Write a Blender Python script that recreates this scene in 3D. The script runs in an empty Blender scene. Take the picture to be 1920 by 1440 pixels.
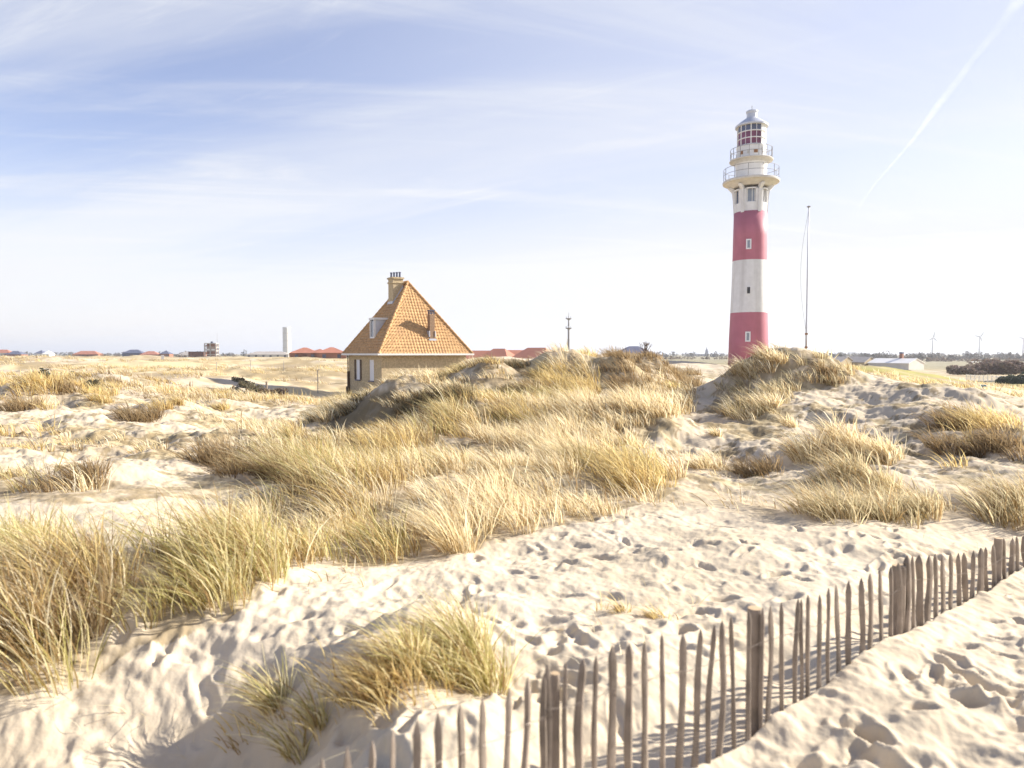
import bpy, math, random
import numpy as np
from mathutils import Vector, Matrix
random.seed(7)
RNG = np.random.default_rng(7)
S = bpy.context.scene
COL = S.collection
R = math.radians

# ------------------------------------------------------------------ camera
CZ = 2.2                       # eye height above the sand by the fence
FPX = 1280.0                   # focal length in photo pixels (1920 wide)
PITCH = math.atan(57.0 / FPX)
cam_d = bpy.data.cameras.new('camera'); cam = bpy.data.objects.new('camera', cam_d); COL.objects.link(cam)
cam_d.sensor_width = 36.0; cam_d.lens = 36.0 * FPX / 1920.0
cam_d.clip_start = 0.05; cam_d.clip_end = 60000
cam.location = (0, 0, CZ); cam.rotation_euler = (math.pi / 2 - PITCH, 0, 0)
cam_d.dof.use_dof = True; cam_d.dof.focus_distance = 22.0; cam_d.dof.aperture_fstop = 1.5
S.camera = cam

# ------------------------------------------------------------------ sky and sun
SUN_AZ, SUN_EL = R(72), R(27)          # azimuth from +Y towards +X
S.view_settings.view_transform = 'Standard'; S.view_settings.look = 'None'
S.view_settings.exposure = 1.15; S.view_settings.gamma = 1.0
world = bpy.data.worlds.new('World'); S.world = world; world.use_nodes = True
def build_world():
    nt = world.node_tree; N = nt.nodes; L = nt.links; N.clear()
    def nd(t, **k):
        n = N.new(t)
        for a, b in k.items(): setattr(n, a, b)
        return n
    def mth(op, a, b=None, clamp=False):
        n = nd('ShaderNodeMath', operation=op); n.use_clamp = clamp
        for i, v in enumerate((a, b)):
            if v is None: continue
            if isinstance(v, (int, float)): n.inputs[i].default_value = v
            else: L.new(v, n.inputs[i])
        return n.outputs[0]
    def smooth(v, a, b):
        n = nd('ShaderNodeMapRange', interpolation_type='SMOOTHSTEP'); L.new(v, n.inputs[0])
        n.inputs[1].default_value = a; n.inputs[2].default_value = b
        return n.outputs[0]
    def mix(f, a, b):
        n = nd('ShaderNodeMix', data_type='RGBA')
        if isinstance(f, (int, float)): n.inputs[0].default_value = f
        else: L.new(f, n.inputs[0])
        for i, v in ((6, a), (7, b)):
            if isinstance(v, tuple): n.inputs[i].default_value = v
            else: L.new(v, n.inputs[i])
        return n.outputs[2]
    out = nd('ShaderNodeOutputWorld'); bg = nd('ShaderNodeBackground'); L.new(bg.outputs[0], out.inputs[0])
    bg.inputs[1].default_value = 0.1
    sky = nd('ShaderNodeTexSky', sky_type='NISHITA'); sky.sun_disc = False
    sky.sun_elevation = SUN_EL; sky.sun_rotation = SUN_AZ
    sky.air_density = 1.0; sky.dust_density = 0.5; sky.ozone_density = 1.5
    tc = nd('ShaderNodeTexCoord'); sp = nd('ShaderNodeSeparateXYZ'); L.new(tc.outputs['Generated'], sp.inputs[0])
    x, y, z = sp.outputs
    # thin cirrus on a flat layer high above: direction divided by height
    zz = mth('ADD', mth('MAXIMUM', z, 0.0), 0.09)
    px = mth('DIVIDE', x, zz); py = mth('DIVIDE', y, zz)
    def layer(ang, sx, sy, off, detail, rough, dist, a, b):
        cb = nd('ShaderNodeCombineXYZ'); L.new(px, cb.inputs[0]); L.new(py, cb.inputs[1])
        vr = nd('ShaderNodeVectorRotate', rotation_type='Z_AXIS'); L.new(cb.outputs[0], vr.inputs[0]); vr.inputs['Angle'].default_value = ang
        mp = nd('ShaderNodeMapping'); L.new(vr.outputs[0], mp.inputs[0]); mp.inputs['Scale'].default_value = (sx, sy, 1); mp.inputs['Location'].default_value = off
        ns = nd('ShaderNodeTexNoise'); L.new(mp.outputs[0], ns.inputs[0]); ns.inputs['Scale'].default_value = 1.0
        ns.inputs['Detail'].default_value = detail; ns.inputs['Roughness'].default_value = rough; ns.inputs['Distortion'].default_value = dist
        return smooth(ns.outputs[0], a, b)
    c1 = layer(R(22), 0.16, 0.75, (2.3, 1.1, 0), 6, 0.56, 0.6, 0.40, 0.64)
    c2 = layer(R(-12), 0.35, 1.9, (7.1, 3.7, 0), 8, 0.64, 0.9, 0.48, 0.68)
    c3 = layer(R(30), 0.5, 4.0, (1.1, 9.2, 2), 9, 0.68, 0.9, 0.53, 0.72)
    cl = mth('ADD', mth('ADD', mth('MULTIPLY', c1, 0.68), mth('MULTIPLY', c2, 0.42)), mth('MULTIPLY', c3, 0.28), clamp=True)
    # veil: everywhere near the horizon, thicker towards the sun
    dp = mth('ADD', mth('MULTIPLY', x, math.sin(SUN_AZ)), mth('MULTIPLY', y, math.cos(SUN_AZ)))
    low = smooth(z, 0.27, 0.02)
    veil = mth('ADD', mth('MULTIPLY', low, 0.80), mth('MULTIPLY', smooth(dp, -0.25, 0.60), 0.62), clamp=True)
    f = mth('SUBTRACT', 1.0, mth('MULTIPLY', mth('SUBTRACT', 1.0, mth('MULTIPLY', cl, 0.85)), mth('SUBTRACT', 1.0, veil)))
    f = mth('MULTIPLY', f, smooth(z, 0.80, 0.42))
    tint = nd('ShaderNodeMix', data_type='RGBA', blend_type='MULTIPLY'); tint.inputs[0].default_value = 1.0
    L.new(sky.outputs[0], tint.inputs[6]); tint.inputs[7].default_value = (1.12, .92, .96, 1)
    pale = (3.35, 3.50, 3.98, 1); white = (4.36, 4.40, 4.50, 1)
    wf = mth('ADD', smooth(z, 0.33, 0.03), mth('MULTIPLY', cl, 0.75), clamp=True)
    L.new(mix(f, tint.outputs[2], mix(wf, pale, white)), bg.inputs[0])
build_world()
sun_d = bpy.data.lights.new('sun', 'SUN'); sun = bpy.data.objects.new('sun', sun_d); COL.objects.link(sun)
sun_d.energy = 5.0; sun_d.angle = R(0.6); sun_d.color = (1.0, 0.93, 0.82)
sdir = Vector((math.sin(SUN_AZ) * math.cos(SUN_EL), math.cos(SUN_AZ) * math.cos(SUN_EL), math.sin(SUN_EL)))
sun.rotation_euler = sdir.to_track_quat('Z', 'Y').to_euler()
S.cycles.use_denoising = True
S.cycles.max_bounces = 8; S.cycles.transparent_max_bounces = 12

# ------------------------------------------------------------------ helpers
SP, CP = math.sin(PITCH), math.cos(PITCH)
def pt(px, py, Y):
    """world point at forward distance Y seen at photo pixel (px, py)"""
    a = (px - 960) / FPX; b = (720 - py) / FPX
    dy = CP + b * SP; dz = -SP + b * CP
    return np.array([a / dy * Y, Y, CZ + dz / dy * Y])
def proj(x, y, z):
    zz = z - CZ
    dep = y * CP - zz * SP
    up = y * SP + zz * CP
    dep = np.maximum(dep, 1e-3)
    return 960 + FPX * x / dep, 720 - FPX * up / dep

def link(ob, parent=None):
    COL.objects.link(ob)
    if parent is not None: ob.parent = parent
    return ob
def tag(o, label=None, cat=None, group=None, kind=None):
    if label: o['label'] = label
    if cat: o['category'] = cat
    if group: o['group'] = group
    if kind: o['kind'] = kind
    return o
def empty(name, loc, rz=0.0):
    o = bpy.data.objects.new(name, None); o.empty_display_size = 0.3
    o.location = Vector(loc); o.rotation_euler = (0, 0, rz)
    return link(o)

class MB:
    def __init__(s): s.v = []; s.f = []; s.m = []
    def add(s, vs, fs, m=0):
        b = len(s.v); s.v += [tuple(map(float, p)) for p in vs]
        s.f += [tuple(b + i for i in f) for f in fs]; s.m += [m] * len(fs); return s
    def box(s, c, d, rz=0.0, m=0, taper=1.0):
        cx, cy, cz = c; hx, hy, hz = d[0] / 2, d[1] / 2, d[2] / 2
        ca, sa = math.cos(rz), math.sin(rz); vs = []
        for k, t in ((-1, 1.0), (1, taper)):
            for i, j in ((-1, -1), (1, -1), (1, 1), (-1, 1)):
                x, y = i * hx * t, j * hy * t
                vs.append((cx + x * ca - y * sa, cy + x * sa + y * ca, cz + k * hz))
        return s.add(vs, [(3, 2, 1, 0), (4, 5, 6, 7), (0, 1, 5, 4), (1, 2, 6, 5), (2, 3, 7, 6), (3, 0, 4, 7)], m)
    def lathe(s, prof, n=32, c=(0, 0, 0), a0=0.0, a1=2 * math.pi, mats=None, cap=True):
        full = abs(a1 - a0 - 2 * math.pi) < 1e-6; k = n if full else n + 1
        vs = []
        for r, z in prof:
            for i in range(k):
                a = a0 + (a1 - a0) * i / n
                vs.append((c[0] + r * math.cos(a), c[1] + r * math.sin(a), c[2] + z))
        for j in range(len(prof) - 1):
            fs = []
            for i in range(n):
                i2 = (i + 1) % k
                fs.append((j * k + i, j * k + i2, (j + 1) * k + i2, (j + 1) * k + i))
            if j == 0: b = len(s.v); s.v += [tuple(map(float, p)) for p in vs]
            s.f += [tuple(b + q for q in f) for f in fs]; s.m += [mats[j] if mats else 0] * len(fs)
        if cap and full:
            if prof[0][0] > 1e-4: s.f.append(tuple(b + i for i in reversed(range(k)))); s.m.append(mats[0] if mats else 0)
            if prof[-1][0] > 1e-4: s.f.append(tuple(b + (len(prof) - 1) * k + i for i in range(k))); s.m.append(mats[-1] if mats else 0)
        return s
    def tube(s, pts, r, n=8, m=0, cap=True):
        P = [Vector(p) for p in pts]; rr = r if isinstance(r, (list, tuple)) else [r] * len(P)
        b = len(s.v); ref = None
        for i, p in enumerate(P):
            t = (P[min(i + 1, len(P) - 1)] - P[max(i - 1, 0)]).normalized()
            if ref is None: ref = Vector((1, 0, 0)) if abs(t.x) < 0.8 else Vector((0, 1, 0))
            u = (ref - t * ref.dot(t)).normalized(); w = t.cross(u); ref = u
            for q in range(n):
                a = 2 * math.pi * q / n; d = u * math.cos(a) + w * math.sin(a)
                s.v.append(tuple(p + d * rr[i]))
        for i in range(len(P) - 1):
            for q in range(n):
                q2 = (q + 1) % n
                s.f.append((b + i * n + q, b + i * n + q2, b + (i + 1) * n + q2, b + (i + 1) * n + q)); s.m.append(m)
        if cap:
            s.f.append(tuple(b + q for q in reversed(range(n)))); s.m.append(m)
            s.f.append(tuple(b + (len(P) - 1) * n + q for q in range(n))); s.m.append(m)
        return s
    def build(s, name, mats, parent=None, smooth=False, loc=None):
        me = bpy.data.meshes.new(name); me.from_pydata(s.v, [], s.f)
        for m in (mats if isinstance(mats, (list, tuple)) else [mats]): me.materials.append(m)
        if any(s.m): me.polygons.foreach_set('material_index', s.m)
        if smooth: me.polygons.foreach_set('use_smooth', [True] * len(me.polygons))
        me.update(); o = bpy.data.objects.new(name, me)
        if loc is not None: o.location = loc
        return link(o, parent)

# ---- materials
def mat(name, col, rough=0.8, var=0.12, scale=4.0, bump=0.0, bscale=None, metallic=0.0, attr=None, spec=0.3, stain=None, transl=0.0):
    m = bpy.data.materials.new(name); m.use_nodes = True; nt = m.node_tree; N = nt.nodes; L = nt.links
    bs = N['Principled BSDF']; bs.inputs['Roughness'].default_value = rough; bs.inputs['Metallic'].default_value = metallic
    bs.inputs['Specular IOR Level'].default_value = spec
    tc = N.new('ShaderNodeTexCoord')
    ns = N.new('ShaderNodeTexNoise'); ns.inputs['Scale'].default_value = scale; ns.inputs['Detail'].default_value = 6
    L.new(tc.outputs['Object'], ns.inputs[0])
    mr = N.new('ShaderNodeMapRange'); L.new(ns.outputs[0], mr.inputs[0]); mr.inputs[1].default_value = 0.3; mr.inputs[2].default_value = 0.7
    mr.inputs[3].default_value = 1 - var; mr.inputs[4].default_value = 1 + var
    mx = N.new('ShaderNodeVectorMath'); mx.operation = 'SCALE'
    if attr:
        at = N.new('ShaderNodeAttribute'); at.attribute_name = attr; L.new(at.outputs['Color'], mx.inputs[0])
    else: mx.inputs[0].default_value = col[:3]
    L.new(mr.outputs[0], mx.inputs['Scale'])
    colout = mx.outputs[0]
    if stain:
        n2 = N.new('ShaderNodeTexNoise'); mp = N.new('ShaderNodeMapping'); mp.inputs['Scale'].default_value = stain[1]
        L.new(tc.outputs['Object'], mp.inputs[0]); L.new(mp.outputs[0], n2.inputs[0]); n2.inputs['Scale'].default_value = 1; n2.inputs['Detail'].default_value = 7
        m2 = N.new('ShaderNodeMapRange'); L.new(n2.outputs[0], m2.inputs[0]); m2.inputs[1].default_value = stain[2]; m2.inputs[2].default_value = stain[2] + 0.2; m2.inputs[4].default_value = stain[3]
        mm = N.new('ShaderNodeMix'); mm.data_type = 'RGBA'; L.new(m2.outputs[0], mm.inputs[0]); L.new(colout, mm.inputs[6]); mm.inputs[7].default_value = (*stain[0], 1)
        colout = mm.outputs[2]
    L.new(colout, bs.inputs['Base Color'])
    if bump:
        nb = N.new('ShaderNodeTexNoise'); nb.inputs['Scale'].default_value = bscale or scale * 6; nb.inputs['Detail'].default_value = 6
        L.new(tc.outputs['Object'], nb.inputs[0]); bp = N.new('ShaderNodeBump'); bp.inputs['Strength'].default_value = 1.0; bp.inputs['Distance'].default_value = bump
        L.new(nb.outputs[0], bp.inputs['Height']); L.new(bp.outputs[0], bs.inputs['Normal'])
    if transl:
        tr = N.new('ShaderNodeBsdfTranslucent'); L.new(colout, tr.inputs[0]); ms = N.new('ShaderNodeMixShader'); ms.inputs[0].default_value = transl
        L.new(bs.outputs[0], ms.inputs[1]); L.new(tr.outputs[0], ms.inputs[2]); L.new(ms.outputs[0], N['Material Output'].inputs[0])
    return m
M = dict(
    white=mat('white_paint', (.78, .77, .74), .6, .05, 1.5, stain=((.52, .47, .40), (1.2, 1.2, .25), .58, .45)),
    white_conc=mat('white_concrete', (.74, .74, .74), .8, .06, 2, bump=.004, stain=((.42, .40, .38), (1.3, 1.3, .10), .50, .42)),
    red=mat('red_paint', (.46, .16, .21), .6, .06, 1.2, bump=.003, stain=((.36, .12, .15), (1.3, 1.3, .12), .52, .55)),
    pconc=mat('platform_concrete', (.60, .57, .52), .85, .1, 3, bump=.004),
    metal=mat('grey_metal', (.28, .27, .27), .55, .1, 5, metallic=.4),
    rust=mat('rust', (.33, .17, .08), .9, .25, 8),
    glass=mat('blue_glass', (.06, .07, .12), .08, .1, 2, spec=.8),
    redglass=mat('red_glass', (.15, .025, .06), .12, .5, .8, spec=.7),
    dark=mat('dark_opening', (.05, .05, .055), .6, .1, 3),
    pane=mat('window_pane', (.22, .25, .30), .1, .1, 2, spec=.8),
    wood=mat('weathered_wood', (.25, .205, .165), .85, .35, 6, bump=.003, bscale=40),
    woodtop=mat('cut_wood', (.52, .38, .23), .85, .12, 10),
    wire=mat('galvanised_wire', (.20, .17, .15), .5, .1, 5, metallic=.6),
    brick=mat('yellow_brick', (.50, .40, .25), .9, .24, 7, bump=.01, bscale=30, stain=((.34, .26, .15), (1.5, 1.5, 1.5), .56, .6)),
    tile=mat('orange_roof_tile', (.50, .30, .135), .75, .32, 6, attr=None, stain=((.36, .20, .11), (1.3, 1.3, 1.3), .55, .45)),
    curtain=mat('white_shutter', (.78, .78, .80), .6, .03, 2),
    brown=mat('brown_wood', (.11, .075, .05), .8, .2, 6),
    zinc=mat('zinc_flashing', (.55, .57, .62), .5, .08, 4, metallic=.3),
    farred=mat('red_tile', (.42, .18, .12), .8, .12, .5),
    farwall=mat('pale_render', (.62, .58, .52), .85, .08, .5),
    farbrick=mat('red_brick', (.30, .15, .10), .9, .15, .5),
    slate=mat('slate', (.12, .13, .19), .7, .12, .5),
    shedroof=mat('fibre_cement_roof', (.42, .38, .34), .85, .1, .4),
    whiteroof=mat('white_sheet_roof', (.80, .78, .74), .5, .04, .4),
    teal=mat('blue_sign_plate', (.03, .22, .36), .5, .05, 3),
    bark=mat('grey_bark', (.17, .13, .10), .9, .2, 6),
    grass=mat('grass_blade', (1, 1, 1), .75, .08, 2.5, attr='col', transl=.5, spec=.12),
    leaf=mat('shrub_leaf', (1, 1, 1), .7, .15, 1.5, attr='col', transl=.2, spec=.2),
)

# ---- numeric noise
def _h(ix, iy, sd):
    n = (ix.astype(np.int64) * 374761393 + iy.astype(np.int64) * 668265263 + sd * 982451653) & 0xffffffff
    n = ((n ^ (n >> 13)) * 1274126177) & 0xffffffff
    return ((n ^ (n >> 16)) & 0xffff) / 65535.0
def vnoise(x, y, sd=0):
    ix = np.floor(x); iy = np.floor(y); fx = x - ix; fy = y - iy
    fx = fx * fx * fx * (fx * (fx * 6 - 15) + 10); fy = fy * fy * fy * (fy * (fy * 6 - 15) + 10)
    a = _h(ix, iy, sd); b = _h(ix + 1, iy, sd); c = _h(ix, iy + 1, sd); d = _h(ix + 1, iy + 1, sd)
    return (a * (1 - fx) + b * fx) * (1 - fy) + (c * (1 - fx) + d * fx) * fy - 0.5
def fbm(x, y, oct=4, sd=0, gain=0.5):
    s = 0; a = 1.0
    for o in range(oct):
        c, sn = math.cos(o * 1.1), math.sin(o * 1.1)
        s = s + a * vnoise((x * c - y * sn) * 2 ** o + 17.3 * o, (x * sn + y * c) * 2 ** o - 9.1 * o, sd + o * 13); a *= gain
    return s
def inpoly(px, py, poly):
    ins = np.zeros(px.shape, bool); n = len(poly)
    for i in range(n):
        x1, y1 = poly[i]; x2, y2 = poly[(i + 1) % n]
        if y1 == y2: continue
        c = ((y1 > py) != (y2 > py)) & (px < (x2 - x1) * (py - y1) / (y2 - y1) + x1)
        ins ^= c
    return ins
def sstep(v, a, b):
    t = np.clip((v - a) / (b - a), 0, 1); return t * t * (3 - 2 * t)

# ------------------------------------------------------------------ terrain
# survey points: photo column -> (row, forward distance)  or  (None, distance, height below the eye)
SURV = {
 0:   [(1440,4.3),(1300,4.7),(1180,5.4),(1060,6.8),(960,9.2),(870,13.8),(800,20),(745,31),(700,55),(676,110),(670,170)],
 300: [(1440,4.5),(1250,5.05),(1150,5.7),(1040,7.2),(950,9.8),(870,14),(800,21),(740,36),(705,62),(682,115),(671,170)],
 520: [(1440,4.3),(1330,4.7),(1200,5.2),(1060,7.2),(960,10),(860,16),(800,24),(752,38),(712,66),(685,120),(670,190)],
 650: [(1440,3.72),(1330,4.2),(1200,5.2),(1060,7.2),(950,10),(850,16),(800,21),(775,27),(760,40),(None,48,-3.75),(None,56,-3.8),(None,75,-3.6),(685,120),(670,200)],
 760: [(1440,3.3),(1330,4.0),(1200,5.1),(1080,6.9),(960,9.8),(870,14),(815,18.5),(770,22.5),(735,27),(None,31,-1.9),(None,38,-3.0),(None,50,-3.8),(None,75,-3.6),(None,120,-3.2),(None,220,-3)],
 860: [(1440,3.3),(1300,4.4),(1150,5.8),(1050,7.4),(950,10),(870,14),(800,19),(740,24.5),(706,28.5),(None,32,-1.5),(None,40,-2.8),(None,55,-3.6),(None,75,-3.3),(None,115,-1.5),(None,220,-2.4)],
 960: [(1440,3.4),(1300,4.3),(1150,5.8),(1040,7.7),(960,10),(890,13),(820,17.5),(760,22),(715,26),(690,29),(None,33,-1.3),(None,42,-2.6),(None,75,-2.8),(None,115,-1.4),(None,220,-2.4)],
 1060:[(1440,3.6),(1280,4.5),(1120,6.2),(1000,8.5),(920,11.6),(850,15.5),(780,21),(730,25),(695,28.5),(680,31),(None,36,-1.2),(None,50,-2.4),(None,85,-2.3),(None,115,-1.4),(None,220,-2.4)],
 1200:[(1440,3.6),(1280,4.5),(1120,6.2),(1000,8.5),(930,11),(850,15.5),(800,19.5),(750,23.5),(700,28),(676,31.5),(None,37,-.9),(None,55,-1.6),(None,77,-1.5),(None,120,-2.6),(None,220,-3)],
 1300:[(1440,3.7),(1280,4.6),(1120,6.2),(1000,8.5),(940,10.8),(880,14),(835,17.5),(790,23),(750,30),(715,42),(694,60),(684,75),(None,90,-1.6),(None,140,-3),(None,220,-3.4)],
 1400:[(1440,3.75),(1280,4.5),(1120,6.2),(1000,8.5),(950,10.4),(890,13.4),(830,17.5),(780,21.5),(745,24),(705,27),(690,29),(None,33,-1.3),(None,50,-1.6),(None,75,-1.55),(None,95,-2),(None,160,-4)],
 1490:[(1440,3.7),(1280,4.7),(1120,6.2),(1000,8.5),(950,10.4),(890,13.4),(830,17.2),(785,20.5),(750,22.5),(705,25.5),(681,28),(None,33,-1.2),(None,50,-2),(None,80,-2.4),(None,160,-5)],
 1580:[(1440,3.7),(1240,4.72),(1120,6.3),(1000,8.4),(960,9.8),(890,12.6),(840,15.5),(790,19),(750,22.5),(708,26.5),(692,29),(None,36,-1.6),(None,55,-1.8),(None,85,-1.75),(None,120,-3.6),(None,160,-5.2)],
 1700:[(1440,3.65),(1196,5.4),(1080,7.2),(1000,8.8),(960,10),(890,12.6),(840,15),(790,18.5),(750,22),(722,25.5),(None,31,-1.7),(None,42,-2.0),(None,60,-2.15),(None,85,-2.2),(None,120,-4.2),(None,160,-5.8)],
 1800:[(1440,3.7),(1260,4.7),(1130,6.4),(1050,7.9),(985,9.6),(900,12),(850,14),(800,16.8),(760,20),(738,23),(None,28,-1.8),(None,40,-2.25),(None,60,-2.9),(None,90,-3.5),(None,130,-5.8),(None,260,-6)],
 1920:[(1440,3.7),(1260,4.9),(1150,6.3),(1072,8.0),(985,9.8),(900,12),(850,14),(810,15.8),(776,18.5),(None,23,-1.95),(None,34,-2.7),(None,65,-4.3),(None,110,-5.6),(None,140,-6.2),(None,260,-6)],
}
KU = 1.3
cpts = []
def add_c(u, Y, z): cpts.append((u * KU, math.log(Y), z))
for c, rows in SURV.items():
    u = (c - 960) / FPX
    for r in rows:
        if r[0] is None: add_c(u, r[1], CZ + r[2])
        else:
            p = pt(c, r[0], r[1]); add_c(p[0] / p[1], p[1], p[2])
    if c in (0, 1920):
        for k, uu in enumerate((1.15, 1.8)):
            for r in rows[::2]:
                z = CZ + r[2] if r[0] is None else pt(c, r[0], r[1])[2]
                add_c(math.copysign(uu, u), r[1], z)
for u in (-1.8, -1.1, -.75, -.4, 0, .4, .75, 1.1, 1.8):
    for Y, z in ((1.0, 0.0), (2.0, 0.0), (2.8, 0.0)): add_c(u, Y, z)
    left = u < .1
    for Y, zl, zr in ((420, -2.6, -6), (900, -3.2, -6), (3000, -4, -6), (15000, -5, -6)): add_c(u, Y, CZ + (zl if left else zr))
cpts = np.array(cpts)
CC = 0.10
def _tps():
    d = np.sqrt(((cpts[:, None, :2] - cpts[None, :, :2]) ** 2).sum(2) + CC * CC)
    n = len(cpts); A = np.zeros((n + 1, n + 1)); A[:n, :n] = -d + np.eye(n) * 0.004; A[:n, n] = 1; A[n, :n] = 1
    return np.linalg.solve(A, np.append(cpts[:, 2], 0))
W = _tps()
FY = np.array([(-300, 1.6), (300, 2.22), (605, 2.55), (905, 2.93), (1040, 3.14), (1178, 3.39), (1320, 3.7), (1450, 4.1), (1590, 4.7), (1700, 5.4), (1800, 6.4), (1900, 7.8), (1960, 8.8), (2100, 11.5)])
def fence_Y(px): return np.interp(px, FY[:, 0], FY[:, 1])
FXY = np.array([pt(a, 1300, b)[:2] for a, b in FY])
def fence_sd(x, y):
    """signed distance to the fence line, positive on the far side"""
    best = np.full(x.shape, 1e9); sg = np.ones(x.shape)
    for (ax, ay), (bx, by) in zip(FXY[:-1], FXY[1:]):
        dx, dy = bx - ax, by - ay; t = np.clip(((x - ax) * dx + (y - ay) * dy) / (dx * dx + dy * dy), 0, 1)
        ex, ey = x - ax - t * dx, y - ay - t * dy; d = np.hypot(ex, ey); s_ = np.sign(dx * ey - dy * ex)
        m = d < best; best = np.where(m, d, best); sg = np.where(m, s_, sg)
    return best * sg
# hummocks: (px, py, half width m, half depth m, height m)
HUM = [(820,1210,.55,.34,.30),(650,1285,.6,.26,.26),(930,1150,.5,.4,.1),
 (150,1120,1.3,.8,.22),(380,1060,1.0,.7,.2),(60,960,1.6,1.0,.15),
 (1050,700,1.2,1.2,.9),(1150,705,1.1,1.2,.6),(1235,700,1.1,1.2,.6),(900,712,1.3,1.3,.6),(970,712,1.0,1.2,.4),(1420,710,1.6,1.1,.74),(1525,706,1.6,1.1,.78),
 (1530,850,.8,.8,.30),(1620,850,.7,.7,.35),(1580,905,1.1,.6,.25),(1780,790,.8,.9,.35),(1850,830,1.1,1.0,.35),
 (720,772,1.5,1.2,.75),(800,755,1.3,1.2,.6),(700,820,1.2,1.0,.3),(860,775,1.2,1.1,.45),(960,800,1.4,1.4,.3),(1120,800,1.5,1.4,.3),(1240,800,1.0,1.4,.35),
 (990,900,1.2,1.2,.25),(700,930,1.5,.9,.25),(850,960,1.2,.7,.2),(560,940,.9,.7,.15),
 (190,900,.8,.8,.3),(260,785,1.2,1.3,.35),(430,840,1.2,1.1,.45),(460,870,.9,.8,.3),(50,740,2.5,2.5,.6),(200,715,3,3,.5),(560,850,1.3,1,.3),(120,800,1.5,1.3,.3),(340,760,1.3,1.3,.25)]
hum_xyz = None
def T0(x, y):
    shp = x.shape; x = x.ravel(); y = np.maximum(y.ravel(), .6)
    a = x / y * KU; b = np.log(y); z = np.zeros(x.shape)
    for i in range(0, len(x), 60000):
        s_ = slice(i, i + 60000)
        d = np.sqrt((a[s_, None] - cpts[None, :, 0]) ** 2 + (b[s_, None] - cpts[None, :, 1]) ** 2 + CC * CC)
        z[s_] = -d @ W[:-1] + W[-1]
    return z.reshape(shp)
def T(x, y):
    z = T0(x, y)
    if hum_xyz is not None:
        for (hx, hy, w, d, h) in hum_xyz:
            q = ((x - hx) / w) ** 2 + ((y - hy) / d) ** 2
            z = z + np.where(q < 8, h * np.exp(-q), 0)
    # relief: rounded dune hummocks in the middle distance, low swells near by
    k1 = sstep(y, 8, 15) * (1 - sstep(y, 34, 60)); k2 = sstep(y, 30, 70) * (1 - .3 * sstep(y, 200, 600)); right = sstep(x, 10, 25) * sstep(y, 34, 50)
    z = z + k1 * (0.42 * fbm(x * .42, y * .36, 4, 3, .55))
    z = z + k2 * (1 - .5 * right) * (1.2 * fbm(x * .07, y * .055, 4, 8, .5) + .45 * (1 - sstep(y, 80, 140)) * fbm(x * .3, y * .22, 3, 12, .55))
    k0 = 1 - sstep(y, 9, 16)
    z = z + (k0 * .5 + .5) * .09 * fbm(x * 1.1, y * 1.3, 3, 21) * (1 - sstep(y, 60, 100))
    sd = fence_sd(x, y)
    nr = 1 - sstep(y, 8, 11)
    z = z - nr * .17 * sstep(sd, -.01, .10) * (1 - sstep(sd, .35, .95)) * (.75 + .9 * vnoise(x * 1.7, y * 1.7, 5))
    z = z + nr * .035 * (1 - sstep(sd, .0, .04)) * sstep(sd, -.35, 0)
    return z
def ground(px, py, far=400.0, first=1.5):
    """first terrain point under a photo pixel, by marching the sight line"""
    Y = np.exp(np.linspace(math.log(first), math.log(far), 700)); P = np.array([pt(px, py, q) for q in (1.0,)])[0]
    dx, dz = P[0], P[2] - CZ
    x = dx * Y; z = CZ + dz * Y; t = T(x, Y); k = np.nonzero(t >= z)[0]
    i = k[0] if len(k) else len(Y) - 1
    return np.array([x[i], Y[i], t[i]])
_h0 = [(*ground(a, b)[:2], w, d, h) for a, b, w, d, h in HUM]
hum_xyz = _h0
def TG(x, y): return float(T(np.array([x]), np.array([y]))[0])

# footprints: rings pressed into the sand, (x, y, length, width, angle, depth)
prints = []
def trail(p0, p1, n, side=.1, jit=.05, depth=.045):
    p0 = np.array(p0); p1 = np.array(p1); d = (p1 - p0); L_ = np.hypot(*d); d = d / L_; nn = np.array([-d[1], d[0]])
    for i in range(n):
        q = p0 + (p1 - p0) * (i + .5) / n + nn * side * (1 if i % 2 else -1) + RNG.normal(0, jit, 2)
        prints.append((q[0], q[1], RNG.uniform(.13, .19), RNG.uniform(.055, .085), math.atan2(d[1], d[0]) + RNG.normal(0, .3), depth * RNG.uniform(.6, 1.3)))
def scatter_prints(n, x0, x1, y0, y1, depth, test=None):
    k = 0
    while k < n:
        x = RNG.uniform(x0, x1); y = math.exp(RNG.uniform(math.log(y0), math.log(y1)))
        k += 1
        if test and not test(x, y): continue
        prints.append((x, y, RNG.uniform(.10, .19), RNG.uniform(.05, .095), RNG.uniform(0, 3.14), depth * RNG.uniform(.5, 1.4)))
near = lambda x, y: fence_sd(np.array([x]), np.array([y]))[0] < -.22
farf = lambda x, y: fence_sd(np.array([x]), np.array([y]))[0] > .5
scatter_prints(900, .6, 8.5, 2.2, 11, .036, near)
for a in range(5): trail((1.2 + a * .45, 2.4), (7.5 + a * .5, 8.0 - a * .7), 17, .12, .08, .06)
scatter_prints(260, -.5, 7.5, 4.2, 9.5, .022, farf)
scatter_prints(90, -3.5, 1.0, 3.2, 6.5, .026, farf)
trail((.2, 7.4), (8, 8.6), 22, .12, .1, .04); trail((1.2, 5.5), (6, 8.8), 16, .12, .1, .04)

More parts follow.
